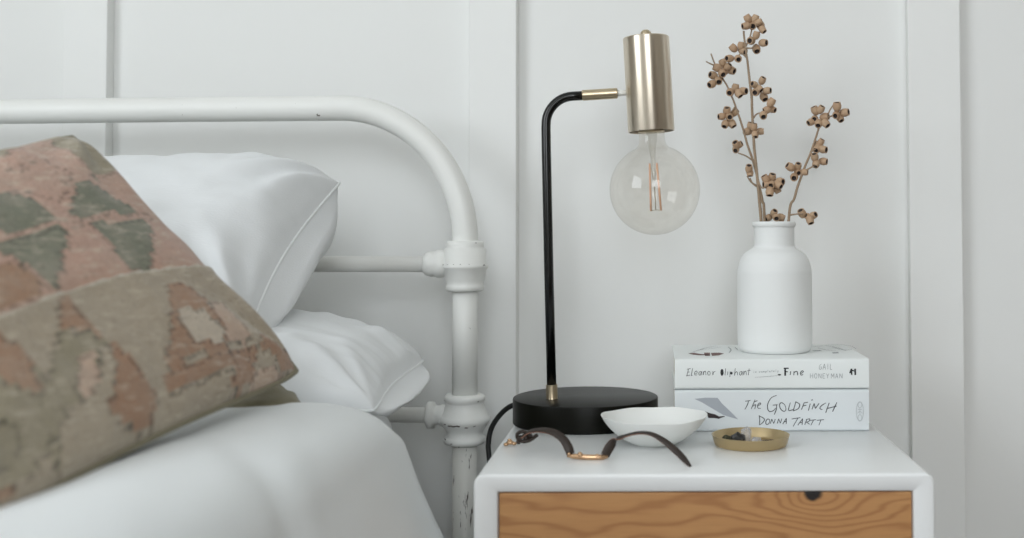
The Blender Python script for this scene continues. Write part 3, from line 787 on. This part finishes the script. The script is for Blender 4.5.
def book(name, label, z0, th, dep, cov, x0, x1, y0):
    b = thing(name, label, 'book', ((x0 + x1) / 2, y0 + dep / 2, z0))
    hw = (x1 - x0) / 2; hd = dep / 2; ct = 0.0016
    # cover: a C-shaped section, spine to the front, extruded along x
    prof = []
    r = 0.0032
    def arcp(cy, cz, a0, a1, rr):
        return [(cy + rr * math.cos(math.radians(a0 + (a1 - a0) * i / 5)), cz + rr * math.sin(math.radians(a0 + (a1 - a0) * i / 5))) for i in range(6)]
    prof += [(hd, 0)] + arcp(-hd + r, r, 270, 180, r) + arcp(-hd + r, th - r, 180, 90, r) + [(hd, th), (hd, th - ct)]
    prof += arcp(-hd + r, th - r, 90, 180, r - ct) + arcp(-hd + r, r, 180, 270, r - ct) + [(hd, ct)]
    bm = bmesh.new(); a = [bm.verts.new((-hw, y, z)) for y, z in prof]; c = [bm.verts.new((hw, y, z)) for y, z in prof]
    bm.faces.new(a); bm.faces.new(c)
    for i in range(len(prof)): j = (i + 1) % len(prof); bm.faces.new((a[i], a[j], c[j], c[i]))
    co = obj('cover', bm, cov, b); co.data.set_sharp_from_angle(angle=math.radians(30))
    obj('pages', box(-hw + .002, hw - .002, -hd + .0018, hd - .003, ct + .0001, th - ct - .0001), M['pages'], b, smooth=False)
    return b
ZB1 = TZ; TH1 = (at(780, 389.8, BY).z) - TZ; DEP = 0.152
gold = book('book', 'thicker lower book, pale spine with handwritten black title, lying on the nightstand', ZB1, TH1, DEP, M['cover2'], BX0, BX1, BY)
ZB2 = TZ + TH1 + 0.0008; TH2 = at(780, 358.8, BY).z - ZB2
elea = book('book', 'thinner white book lying on top of the lower book, under the vase', ZB2, TH2, DEP, M['cover1'], BX0 + .0003, BX1 + .0003, BY)
NF = Vector((0, -1, 0)); NU = Vector((0, 0, 1))
def addprint(name, bm, m, b, lab=None):
    for v in bm.verts: v.co -= Vector(b.location)
    o = obj(name, bm, m, b, smooth=False)
    if lab: o['label'] = lab
    return o
def m1(x, y): return at(680 + x / 10.24, 385 + y / 10.24, BY)      # goldfinch spine, left part
def m2(x, y): return at(770 + x / 10.24, 385 + y / 10.24, BY)
bm = stroke_mesh([[(668, 166), (722, 158)], [(704, 160), (688, 205), (664, 250)], [(768, 150), (748, 200), (728, 246)], [(738, 222), (772, 200), (772, 220), (764, 246)], [(756, 175), (792, 160)],
                  [(792, 216), (826, 196), (818, 182), (796, 205), (798, 236), (828, 238)]], m1, NF, 0.00042)
stroke_mesh([[(990, 106), (935, 130), (900, 190), (898, 245), (920, 272), (955, 262), (978, 238)], [(950, 206), (998, 202)], [(990, 200), (984, 255), (964, 304)],
             [(812, 310), (816, 360), (812, 410)], [(806, 314), (862, 345), (852, 380), (812, 410)], ello(898, 376, 20, 28, sl=.2)], m1, NF, 0.00048, bm)
stroke_mesh([ello(130, 225, 30, 44, sl=-.3), [(208, 180), (190, 258), (240, 250)], [(266, 168), (238, 262)], [(258, 172), (302, 195), (290, 240), (236, 266)], [(350, 180), (322, 252)], [(346, 184), (388, 176)], [(336, 216), (372, 206)],
             [(412, 190), (392, 262)], [(422, 156), (440, 150)], [(430, 248), (452, 188)], [(452, 188), (464, 240)], [(464, 240), (502, 188)], [(572, 182), (526, 212), (510, 240), (536, 252)],
             [(606, 182), (570, 284)], [(684, 178), (640, 272)], [(578, 242), (680, 216)]], m2, NF, 0.00050, bm)
stroke_mesh([[(4, 396), (18, 348)], [(18, 348), (38, 394)], [(38, 394), (54, 348)], [(74, 394), (88, 346)], [(88, 346), (106, 390)], [(106, 390), (122, 344)], [(130, 400), (168, 340)], [(168, 340), (166, 398)], [(142, 378), (168, 374)],
             [(222, 348), (312, 334)], [(286, 338), (236, 424)], [(284, 412), (334, 344)], [(334, 344), (328, 408)], [(300, 388), (330, 382)], [(376, 350), (356, 408)], [(368, 354), (408, 346), (396, 374), (366, 378)], [(370, 378), (406, 402)],
             [(408, 362), (472, 354)], [(446, 358), (418, 412)], [(478, 362), (552, 354)], [(522, 356), (500, 412)]], m2, NF, 0.00042, bm)
addprint('spine_lettering', bm, M['inksoft'], gold)
bm = stroke_mesh([ello(920, 270, 36, 100, n=20), ello(920, 205, 20, 26), ello(920, 335, 20, 30), [(900, 250), (940, 250)], [(895, 290), (920, 270), (945, 290)], [(920, 235), (920, 300)]], m2, NF, 0.00035)
addprint('spine_emblem', bm, M['inkpale'], gold)
addprint('spine_artwork', fill_mesh([[(148, 142), (260, 130), (385, 132), (430, 190), (510, 265), (596, 352), (520, 330), (440, 305), (330, 240), (230, 180)]], m1, NF, 0.0002), M['inkmid'], gold, 'grey torn paper shadow printed on the spine')
addprint('spine_artwork', fill_mesh([[(255, 268), (300, 286), (360, 300), (400, 322), (456, 316), (458, 324), (412, 338), (400, 346), (350, 338), (292, 338), (276, 300)]], m1, NF, 0.0003), M['inkbird'], gold, 'dark brown printed patch')
def m3(x, y): return at(680 + x / 10.24, 355 + y / 10.24, BY)
def m4(x, y): return at(770 + x / 10.24, 355 + y / 10.24, BY)
def eL(x): return [(x, 192), (x + 22, 182), (x + 14, 164), (x - 2, 176), (x, 204), (x + 24, 202)]
def aL(x): return [(x + 24, 166), (x + 2, 176), (x, 200), (x + 14, 204), (x + 26, 168), (x + 28, 206)]
def nL(x): return [(x, 164), (x, 206), (x + 6, 176), (x + 22, 166), (x + 28, 206)]
bm = stroke_mesh([[(88, 140), (70, 212)], [(72, 146), (108, 138)], [(78, 178), (98, 172)], [(62, 214), (104, 206)], [(130, 136), (116, 208), (126, 206)], eL(154), aL(194), nL(238), ello(296, 186, 13, 20), [(336, 166), (336, 206), (342, 178), (362, 168)],
                  [(468, 138), (460, 208)], [(490, 168), (486, 206)], [(514, 168), (510, 225)], [(566, 134), (558, 210), (566, 180), (584, 172), (590, 208)], aL(610), nL(652), [(708, 140), (700, 206)], [(690, 162), (720, 158)]], m3, NF, 0.00034)
stroke_mesh([[(212, 166), (206, 206)], [(246, 166), (243, 207)], [(246, 182), (264, 168), (280, 174), (284, 208)], [(318, 190), (342, 170), (328, 162), (312, 182), (318, 206), (338, 198)]], m4, NF, 0.0005, bm)
addprint('spine_lettering', bm, M['inksoft'], elea)
bm = fill_mesh([ell(430, 178, 17, 36), ell(526, 186, 13, 14)], m3, NF)
addprint('spine_lettering', bm, M['ink'], elea)
bm = fill_mesh([ell(96, 202, 18, 8), [(146, 134), (164, 134), (164, 212), (146, 212)], [(140, 130), (190, 130), (190, 142), (140, 142)], [(160, 166), (182, 166), (182, 176), (160, 176)], ell(282, 192, 6, 16),
           ], m4, NF)
addprint('spine_lettering', bm, M['ink'], elea)
bm = fill_mesh([[(812, 178), (826, 140), (842, 140), (844, 204), (830, 204), (828, 186), (812, 186)], [(862, 140), (880, 140), (882, 204), (864, 204)], [(842, 150), (864, 158), (864, 170), (842, 164)]], m4, NF)
addprint('spine_emblem', bm, M['ink'], elea)
def small(ch, x, y0, h, w2):
    g = {'i': [[(.5, .5), (.5, 0)], [(.5, .75), (.5, .66)]], 's': [[(.9, .5), (.2, .4), (.8, .2), (.1, 0)]], 'c': [[(.9, .45), (.3, .5), (.1, .2), (.5, 0), (.9, .08)]],
         'o': [[(.5, .5), (.1, .25), (.5, 0), (.9, .25), (.5, .5)]], 'm': [[(.1, 0), (.1, .5)], [(.1, .4), (.35, .5), (.5, 0)], [(.5, .4), (.75, .5), (.9, 0)]], 'p': [[(.2, .5), (.2, -.4)], [(.2, .45), (.8, .45), (.8, .05), (.2, .05)]],
         'l': [[(.5, 1), (.4, 0)]], 'e': [[(.2, .27), (.85, .3), (.5, .52), (.15, .25), (.5, 0), (.9, .1)]], 't': [[(.5, .9), (.45, 0)], [(.15, .55), (.85, .58)]], 'y': [[(.1, .5), (.5, .05)], [(.9, .5), (.3, -.4)]], ' ': []}[ch]
    return [[(x + a * w2, y0 - b * h) for a, b in st_] for st_ in g]
sub = []
for k, chh in enumerate('is completely'):
    sub += small(chh, 748 + k * 20.5, 182 - k * 0.9, 24, 16)
bm = stroke_mesh(sub + [[(766, 228), (900, 220), (1000, 210)]], m3, NF, 0.00022)
stroke_mesh([[(0, 216), (74, 212)]], m4, NF, 0.0002, bm)
addprint('spine_subtitle', bm, M['inkgrey'], elea)
G = [[(528, 92), (506, 110), (508, 146), (526, 140), (524, 122), (514, 122)], [(540, 148), (556, 90)], [(556, 90), (570, 148)], [(546, 128), (566, 128)], [(592, 90), (592, 148)], [(618, 90), (618, 146), (636, 146)]]
for k, chh in enumerate('HONEYMAN'):
    x = 412 + k * 43 - (7 if k == 4 else 0); t_, b_ = 190, 238; w2 = 26
    G += {'H': [[(x, t_), (x, b_)], [(x + w2, t_), (x + w2, b_)], [(x, 214), (x + w2, 214)]], 'O': [ello(x + 13, 214, 13, 24)], 'N': [[(x, b_), (x, t_)], [(x, t_), (x + w2, b_)], [(x + w2, b_), (x + w2, t_)]],
          'E': [[(x, t_), (x, b_)], [(x, t_), (x + 22, t_)], [(x, 214), (x + 18, 214)], [(x, b_), (x + 22, b_)]], 'Y': [[(x, t_), (x + 13, 214)], [(x + 26, t_), (x + 13, 214)], [(x + 13, 214), (x + 13, b_)]],
          'M': [[(x, b_), (x, t_)], [(x, t_), (x + 14, 220)], [(x + 14, 220), (x + 28, t_)], [(x + 28, t_), (x + 28, b_)]], 'A': [[(x, b_), (x + 13, t_)], [(x + 13, t_), (x + 26, b_)], [(x + 6, 222), (x + 20, 222)]]}[chh]
addprint('spine_author', stroke_mesh(G, m4, NF, 0.0003), M['inkgrey'], elea)
ZT = ZB2 + TH2
def m5(x, y): return at_z(x, y, ZT)
bm = stroke_mesh([[(689, 353.5), (700, 350), (712, 348.6), (721, 347.2)], [(697, 350.8), (706, 348), (718, 346)]], m5, NU, 0.0006)
stroke_mesh([[(728, 347), (731, 350), (729, 353)], [(735, 347.5), (738, 350)], [(742, 348), (744, 351)], [(812, 347), (822, 346), (838, 344.8), (850, 346), (856, 349)], [(818, 348), (826, 350), (836, 351)], [(832, 347), (842, 350), (852, 349.4)], [(826, 346), (838, 348), (846, 351)], [(756, 352), (748, 351.5)]], m5, NU, 0.0007, bm)
addprint('cover_artwork', bm, M['inkgrey'], elea)
bm = fill_mesh([[(688, 353.4), (694, 352.9), (700, 354), (710, 355), (700, 355.4), (693, 354.8)], [(704, 352.8), (710, 352.8), (710, 356), (705, 356)], [(711, 353), (719, 352.8), (724, 353.7), (719, 355.4), (712, 356)]], m5, NU)
addprint('cover_artwork', bm, M['inkred'], elea, 'brown-red eye-shaped drawing')
bm = fill_mesh([[(832, 352.4), (838, 352.2), (839, 353.4), (833, 353.6)], [(812, 350.6), (820, 350.2), (822, 351), (814, 351.4)]], m5, NU)
addprint('cover_artwork', bm, M['inkgrey'], elea)

# ---------------------------------------------------------------- vase and branches
VC = Vector((at(774.5, 300, 1.29).x, 1.29, ZT))
vz = lambda py: at(774, py, 1.29).z - ZT
vk = 1.29 / FPX
prof = [(0, .0004), (30 * vk, .0004), (33.5 * vk, .001), (35.6 * vk, .0035), (36.6 * vk, .008), (37.1 * vk, .02), (37.1 * vk, vz(278)), (36.4 * vk, vz(268)), (34 * vk, vz(259.5)), (29.5 * vk, vz(253)), (24 * vk, vz(249.5)), (20.9 * vk, vz(247)), (20.2 * vk, vz(243)),
        (20.1 * vk, vz(229)), (20.6 * vk, vz(227)), (21.6 * vk, vz(225.6)), (21.8 * vk, vz(223.2)), (20.8 * vk, vz(221.8)), (19 * vk, vz(221.8)), (17.8 * vk, vz(223.5)), (17.4 * vk, vz(240)), (17.5 * vk, vz(248)),
        (25 * vk, vz(254)), (34 * vk, vz(270)), (34.4 * vk, .02), (28 * vk, .005), (0, .005)]
va = obj('bottle_vase', lathe([(v.x, v.z) for v in catmull([(r, 0, z) for r, z in prof], 4)], 96), M['vase']); va.location = VC
for v in va.data.vertices:
    if abs(v.co.x) < 1e-5: pass
tag(va, 'matt white ceramic bottle vase with a narrow neck standing on the books', 'vase')

def nut_mesh():
    bm = lathe([(0, 0), (0.0010, 0.0001), (0.0026, 0.0012), (0.0036, 0.0034), (0.0038, 0.0056), (0.0032, 0.0076), (0.0032, 0.0083), (0.0030, 0.0086), (0.0022, 0.0084), (0.0020, 0.0076), (0, 0.0073)], 18)
    for f in bm.faces:
        c = f.calc_center_median()
        if math.hypot(c.x, c.y) < 0.0025 and c.z > 0.007: f.material_index = 1
    me = bpy.data.meshes.new('seed_capsule'); bmesh.ops.recalc_face_normals(bm, faces=bm.faces)
    for f in bm.faces: f.smooth = True
    bm.to_mesh(me); bm.free(); me.materials.append(M['nut']); me.materials.append(M['nutdark']); return me
NUT = nut_mesh()
def branch(label, stem, r0, r1, Yf, twigs, nuts, root):
    """stem: px points; Yf(px,py): real distance; nuts: (px,py, dx,dy,dtoward)"""
    Z0 = Vector((root[0], root[1], ZT + 0.012))
    b = thing('dried_branch', label, 'branch', tuple(Z0), (0, 0, 0), 'dried seed branches in the vase')
    pts = [Z0] + [at(px, py, Yf(px, py)) for px, py in stem]
    cur = catmull(pts, 8); n = len(cur)
    loc = lambda p: p - Z0
    bm = tube([loc(p) + Vector((noise.noise(p * 60) * .0006, 0, noise.noise(p * 55 + Vector((5, 0, 0))) * .0004)) for p in cur], [r0 + (r1 - r0) * i / n for i in range(n)], 10)
    for tw in twigs:
        tp = [at(px, py, Yf(px, py) + (0.0 if i == 0 else dy)) for i, (px, py, dy) in enumerate(tw)]
        tc = catmull(tp, 4); tube([loc(p) for p in tc], [0.0011 - 0.0004 * i / len(tc) for i in range(len(tc))], 8, bm)
    obj('stem', bm, M['twig'], b)
    for k, (px, py, dx, dy, dt) in enumerate(nuts):
        d = Vector((dx, -dt, -dy)).normalized()
        c = at(px, py, Yf(px, py) + random.uniform(-.006, .006))
        o = bpy.data.objects.new('seed_capsule', NUT); COL.objects.link(o); o.parent = b
        s = random.uniform(1.1, 1.34)
        o.matrix_local = Matrix.Translation(loc(c - d * 0.0046 * s)) @ d.to_track_quat('Z', 'Y').to_matrix().to_4x4() @ Matrix.Rotation(random.uniform(0, 6), 4, 'Z') @ Matrix.Diagonal((s * random.uniform(.92, 1.05), s, s, 1))
    return b
def A3(l): return [(700 + x / 4.48, y / 4.48, dx, dy, dt) for x, y, dx, dy, dt in l]
def A4(l): return [(720 + x / 4.136, 100 + y / 4.136, dx, dy, dt) for x, y, dx, dy, dt in l]
random.seed(11)
# tall centre branch
branch('tallest, nearly upright dried branch in the vase, seed clusters up to its tip',
       [(761, 219), (759.5, 200), (756.3, 170), (753.5, 135), (751.4, 98), (749, 76), (747, 58), (745, 42), (743.8, 31)], 0.0020, 0.0011, lambda px, py: 1.286,
       [[(747, 58, 0), (741, 53, 0), (738, 58, -.004)], [(746, 46, 0), (750, 37, 0), (752, 28, 0)], [(746.5, 48, 0), (752, 48, -.003), (756, 44, 0)], [(751, 98, 0), (754, 92, 0), (758, 88, -.002)], [(753.5, 118, 0), (757, 114, 0), (764, 112, -.003)],
        [(757, 178, 0), (762, 188, -.004), (768, 184, -.006)], [(755, 134, 0), (759, 130, -.004)]],
       A3([(215, 84, -.6, -1, .2), (246, 86, .4, -1, .1), (234, 116, .1, .3, 1), (208, 116, -1, .2, .3), (270, 112, .3, .8, .3), (279, 132, .6, .8, .4), (252, 158, .2, -.9, .2), (230, 182, -.5, .2, .9), (282, 192, .8, .1, .6), (252, 218, .1, .8, .7), (262, 100, .7, -.3, .2),
           (184, 206, .1, -.9, .2), (190, 226, .7, .5, .7), (150, 216, -.7, -.7, .1), (133, 262, -.8, .1, .6), (170, 262, .1, .5, 1), (245, 380, -.7, -.2, .6), (278, 362, .4, -.8, .5), (250, 412, -.3, .3, .9), (300, 406, .9, 0, .5), (285, 433, .3, .8, .6), (262, 396, .3, .3, .2),
           (318, 460, .5, -.8, .1), (322, 490, .8, .3, .6), (283, 515, 0, .6, .8), (302, 492, -.6, .2, .1)])
       + A4([(190, 328, -.5, -.8, .2), (214, 322, .2, -.9, .5), (246, 338, .8, .1, .7), (235, 368, .4, .8, .1), (206, 378, -.1, .9, .3), (214, 350, -.3, .3, .8), (240, 350, .6, .5, .5), (196, 350, -.9, 0, .2), (165, 130, .9, 0, .1), (140, 112, .1, -.9, .3), (145, 140, 0, .8, .4)]),
       (VC.x - .004, VC.y + .004))
# left branch
branch('left dried branch in the vase, bending outward to a bare forked tip',
       [(764.5, 219), (762, 200), (757, 176), (752, 158), (747, 143), (741, 122), (735.8, 107), (729, 90), (722.4, 78), (716, 66), (711, 53.6)], 0.0018, 0.0008, lambda px, py: 1.298,
       [[(716, 66, 0), (711, 64, 0), (706, 61.5, 0)], [(722, 79, 0), (717, 83, 0), (712, 84, -.003)], [(752, 160, 0), (746, 156, -.003), (738, 153, -.004)], [(757, 186, 0), (751, 182, 0), (747, 176, 0)], [(758, 187, 0), (753, 184, 0), (750, 178, 0)], [(735, 107, 0), (729, 115, -.003)], [(731, 94, 0), (737, 90, 0), (742, 90, -.002)]],
       A3([(103, 284, -.4, -.9, .2), (124, 300, .5, -.5, .4), (138, 314, .8, .4, .5), (78, 304, -.8, -.3, .1), (98, 328, .2, .4, .6), (60, 338, -.9, -.2, .6), (82, 360, .1, .6, .9), (55, 376, -.8, .4, .6), (112, 318, -.3, .6, .6), (136, 412, -.3, .4, .9), (158, 394, .2, -.9, .2), (192, 408, .8, .1, .7), (172, 418, .4, .6, .3), (120, 498, .1, -.9, .5)])
       + A4([(30, 46, -.1, -.8, .5), (8, 68, -.9, .1, .3), (48, 96, .5, .8, .3), (22, 98, -.3, .8, .5), (60, 52, .6, -.6, .4), (38, 70, .1, .2, 1), (116, 130, -.9, .1, .3), (126, 108, .1, -.9, .3), (68, 186, -.2, -.3, .3), (66, 202, -.2, .6, .9), (78, 186, .7, -.4, .3), (120, 286, 0, -.9, .6), (124, 300, 0, .9, .2), (222, 468, .3, -.6, .6), (250, 486, .9, .3, .2), (202, 486, -.6, .3, .3), (232, 484, 0, .4, .8)]),
       (VC.x - .01, VC.y + .012))
# right branch
branch('right dried branch in the vase, shorter and leaning right',
       [(788.5, 219.6), (794, 198), (800.5, 178.6), (805, 167), (809.5, 156), (814, 143), (818.4, 129.5), (821, 122)], 0.0017, 0.0011, lambda px, py: 1.28,
       [[(818, 129, 0), (826, 119, 0), (830, 110, 0), (834, 104, 0)], [(803, 172, 0), (810, 168, -.003), (818, 164, -.003)], [(790, 215, 0), (797, 214, 0), (803, 214, -.003)], [(811, 152, 0), (817, 148, -.003)], [(826, 118, 0), (834, 115, 0), (840, 112, -.003)], [(803, 172, 0), (797, 170, 0)]],
       A4([(416, 40, .5, -.9, .5), (394, 44, -.4, -.8, .2), (392, 78, -.3, .2, 1), (436, 96, .5, .7, .5), (408, 96, -.2, .6, .6), (378, 90, -.8, .4, .4), (432, 70, .8, -.1, .5), (484, 28, -.1, -.9, .3), (515, 52, .9, -.1, .5), (496, 74, .3, .8, .5), (482, 60, -.4, .4, .7), (416, 176, .4, -.8, .3), (424, 204, .8, .2, .6), (404, 200, -.4, .4, .5), (404, 186, -.8, -.4, .3),
           (392, 238, -.2, -.8, .4), (426, 254, .8, .1, .4), (398, 262, -.3, .7, .4), (292, 278, -.8, -.5, .3), (322, 276, .1, -.8, .6), (348, 298, .9, .1, .3), (307, 318, -.2, .4, 1), (320, 296, .2, .4, .7), (340, 470, -.3, -.5, .3), (372, 496, .2, .8, .4), (384, 478, .7, -.3, .8), (364, 482, -.5, -.2, .4)]),
       (VC.x + .006, VC.y - .006))

# ---------------------------------------------------------------- bowl
bc = Vector((at(653.6, 415.5, 1.144).x, 1.144, TZ))
def bowl():
    prof = [(0, .0), (.019, 0.0), (.0205, .0006), (.026, .0025), (.036, .0085), (.0455, .0165), (.0515, .0235), (.0548, .0286), (.0550, .0292), (.0542, .0291), (.0505, .0240), (.0440, .0165), (.034, .0095), (.022, .0055), (0, .0042)]
    c = catmull([(r, 0, z) for r, z in prof], 4); bm = lathe([(v.x, v.z) for v in c], 96)
    for v in bm.verts:
        a = math.atan2(v.co.y, v.co.x); f = v.co.z / 0.029
        k = 1 + 0.012 * f * math.sin(3 * a + 1) + 0.008 * f * math.sin(5 * a)
        v.co.x *= k; v.co.y *= k; v.co.z += f * 0.0007 * math.sin(2 * a + .6) + f * .0004 * math.sin(7 * a)
    return bm
bw = obj('bowl', bowl(), M['bowl']); bw.location = bc; tag(bw, 'small thin white porcelain bowl, empty, between lamp base and books', 'bowl')
sp_ = at(666.3, 422.6, 1.17); 
bmk = bmesh.new(); bmesh.ops.create_icosphere(bmk, subdivisions=2, radius=0.0008, matrix=Matrix.Translation(Vector((0.0145, 0.030, 0.0088)))); 
o = obj('glaze_speck', bmk, M['speck'], bw)

# ---------------------------------------------------------------- brass dish and its contents
dc = Vector((at(750.6, 440, 1.135).x, 1.135, TZ))
prof = [(0, 0), (.0345, 0), (.0362, .0006), (.0375, .003), (.0396, .0108), (.0399, .0112), (.0392, .0114), (.0384, .0108), (.0364, .0032), (.0350, .0018), (0, .0016)]
ds = obj('brass_dish', lathe(prof, 96), M['dishbrass']); ds.location = dc; ds.data.set_sharp_from_angle(angle=math.radians(40))
tag(ds, 'small round brass dish in front of the books holding stones and a crystal', 'dish')
def rock(seed, r, sc, faceted=True, sub=2):
    bm = bmesh.new(); bmesh.ops.create_icosphere(bm, subdivisions=sub, radius=r)
    for v in bm.verts:
        v.co *= 1 + 0.35 * noise.noise(v.co * (1.3 / r) + Vector((seed, 0, 0)))
        v.co = Vector((v.co.x * sc[0], v.co.y * sc[1], v.co.z * sc[2]))
    return bm
def put(name, bm, m, x, y, rz, lab, cat, group=None, smooth=False, tilt=0):
    o = obj(name, bm, m, smooth=smooth); o.rotation_euler = (tilt, 0, rz)
    zmin = min((o.rotation_euler.to_matrix() @ v.co).z for v in o.data.vertices)
    o.location = (dc.x + x, dc.y + y, TZ + 0.0016 - zmin); tag(o, lab, cat, group); return o
put('mineral_stone', rock(1, .008, (1.0, .8, .75)), M['stone'], -.0135, -.004, .4, 'jagged black stone at the left of the brass dish', 'stone')
put('mineral_stone', rock(4, .0055, (1.1, .8, .7)), M['moss'], -.0245, .003, 1.0, 'small olive stone in the dish, left of the jagged black stone', 'stone')
def crystal():
    bm = bmesh.new(); n = 6
    rings = []
    for z, r in ((0, .0052), (.013, .0058), (.0158, .0)):
        rings.append([bm.verts.new((r * math.cos(2 * PI * i / n), r * .8 * math.sin(2 * PI * i / n), z)) for i in range(n)] if r else [bm.verts.new((.001, 0, z))])
    bm.faces.new(rings[0])
    for i in range(n): j = (i + 1) % n; bm.faces.new((rings[0][i], rings[0][j], rings[1][j], rings[1][i])); bm.faces.new((rings[1][i], rings[1][j], rings[2][0]))
    return bm
put('quartz_crystal', crystal(), M['quartz'], -.0035, .004, .3, 'clear pointed quartz crystal standing among stones in the brass dish', 'crystal', tilt=-.15)
put('quartz_pebble', rock(9, .0055, (1.2, .8, .75)), M['quartz'], .0055, -.006, .8, 'clear rounded quartz pebble lying right of the pointed crystal', 'crystal')
ring_bm = tube([(0.0105 * math.cos(2 * PI * i / 40), 0.0105 * math.sin(2 * PI * i / 40), 0) for i in range(40)], 0.0011, 10, closed=True)
put('metal_ring', ring_bm, M['stone'], .0215, -.001, 0, 'thin dark ring lying flat in the right of the dish', 'ring', smooth=True)

# ---------------------------------------------------------------- leather bracelet
def yz(px, py, h):     # point a height h above the table
    return at_z(px, py, TZ + h)
br = thing('leather_bracelet', 'dark brown leather bracelet with a brass bar, arching over the front of the nightstand', 'bracelet', tuple(yz(585, 456, 0)))
BO = Vector(br.location)
def strap(pts, wids, side, th=0.0016, fade=None):
    """flat leather strap: pts centre line, side = cross direction per point, wids width"""
    cur = catmull(pts, 8); n = len(cur); ws = []; sd = []
    for i in range(n):
        f = i / (n - 1) * (len(wids) - 1); a = int(f); b = min(a + 1, len(wids) - 1)
        ws.append(wids[a] * (1 - (f - a)) + wids[b] * (f - a)); sd.append((Vector(side[a]) * (1 - (f - a)) + Vector(side[b]) * (f - a)).normalized())
    bm = bmesh.new(); rings = []
    for i in range(n):
        t = (cur[min(i + 1, n - 1)] - cur[max(i - 1, 0)]).normalized(); s = (sd[i] - t * sd[i].dot(t)).normalized(); u = t.cross(s)
        ring = []
        for (a, b) in ((-1, -.55), (-.9, -1), (.9, -1), (1, -.55), (1, .55), (.9, 1), (-.9, 1), (-1, .55)): ring.append(bm.verts.new(cur[i] - BO + s * a * ws[i] / 2 + u * b * th / 2))
        rings.append(ring)
    for a, b in zip(rings, rings[1:]):
        for k in range(8):
            f = bm.faces.new((a[k], a[(k + 1) % 8], b[(k + 1) % 8], b[k])); f.material_index = 1 if k in (7, 3) else 0
    bm.faces.new(rings[0]); bm.faces.new(rings[-1]); return bm
mats = [M['leather'], M['leatheredge']]
ybar = yz(585, 457, 0.0026).y
def pt(px, py, dy=0.0): return at(px, py, ybar + dy)
o = obj('strap', strap([pt(521, 437.5, .03), pt(529, 432, .026), pt(541, 430.0, .02), pt(553, 432.2, .012), pt(563, 439, .005), pt(568.5, 448, .001), pt(570.5, 454.0, .0)], [.004, .005, .0062, .0072, .0082, .0088, .0080],
                   [(.2, .9, .5), (.2, .9, .5), (.25, .8, .55), (.5, .55, .65), (.7, .4, .6), (.8, .3, .4), (.8, .3, .2)]), None, br, mats=mats)
o = obj('strap', strap([pt(605, 455.5, .0), pt(609, 448, .001), pt(615, 440.5, .004), pt(625, 436, .006), pt(638, 433.0, .004), pt(651, 434, -.002), pt(664, 441, -.008), pt(676, 451, -.017), pt(684, 459, -.025), pt(690.5, 466.5, -.034)], [.0088, .0096, .008, .0036, .0036, .0045, .0058, .0066, .006, .0022],
                   [(.9, .2, .1), (.9, .3, .2), (.8, .5, .3), (.2, .8, .5), (.1, .8, .5), (.3, .7, .6), (.6, .4, .7), (.7, .3, .6), (.7, .3, .6), (.7, .3, .6)]), None, br, mats=mats)
bb = tube([pt(567, 455.6, .0) - BO, pt(573, 456.2, -.0) - BO, pt(588, 457.2, -.001) - BO, pt(602, 457.2, -.0) - BO, pt(608, 456.6, .0) - BO], [.0015, .0025, .0027, .0026, .0015], 16, flat=.9)
obj('brass_bar', bb, M['rosebrass'], br)
sb_ = bmesh.new()
for (px, py) in ((569, 454), (580, 454.5), (597, 455.5), (601, 457)):
    bmesh.ops.create_uvsphere(sb_, u_segments=14, v_segments=10, radius=.0017 if px != 580 else .0026, matrix=Matrix.Translation(pt(px, py, -.0022) - BO))
obj('rivet', sb_, M['rosebrass'], br)
lo = [pt(530, 434.5, .028), pt(523, 431.5, .03), pt(517.5, 434, .031), pt(518, 439, .031), pt(523, 441.5, .030), pt(530, 440, .028), pt(537, 435, .024)]
obj('loop', tube([p - BO for p in catmull(lo, 6)], .0019, 10), M['leather'], br)
kb = bmesh.new()
for (px, py, r) in ((520, 438, .0028), (526, 437.5, .0032), (530, 436, .0026), (518.5, 442, .0024), (524, 441.6, .002)):
    bmesh.ops.create_uvsphere(kb, u_segments=12, v_segments=8, radius=r, matrix=Matrix.Translation(pt(px, py, .03) - BO))
obj('knot', kb, M['leather'], br)
cb = bmesh.new(); zt = TZ
for (px, py, r) in ((510, 442.5, .0030), (514, 443.5, .0022), (506, 444.5, .0022), (509.5, 440, .0018)):
    p = at(px, py, yz(510, 446, 0).y); p.z = max(p.z, TZ + r * .8)
    bmesh.ops.create_uvsphere(cb, u_segments=12, v_segments=8, radius=r, matrix=Matrix.Translation(p - BO) @ Matrix.Diagonal((1.3, 1, .8, 1)))
obj('clasp', cb, M['rosebrass'], br)
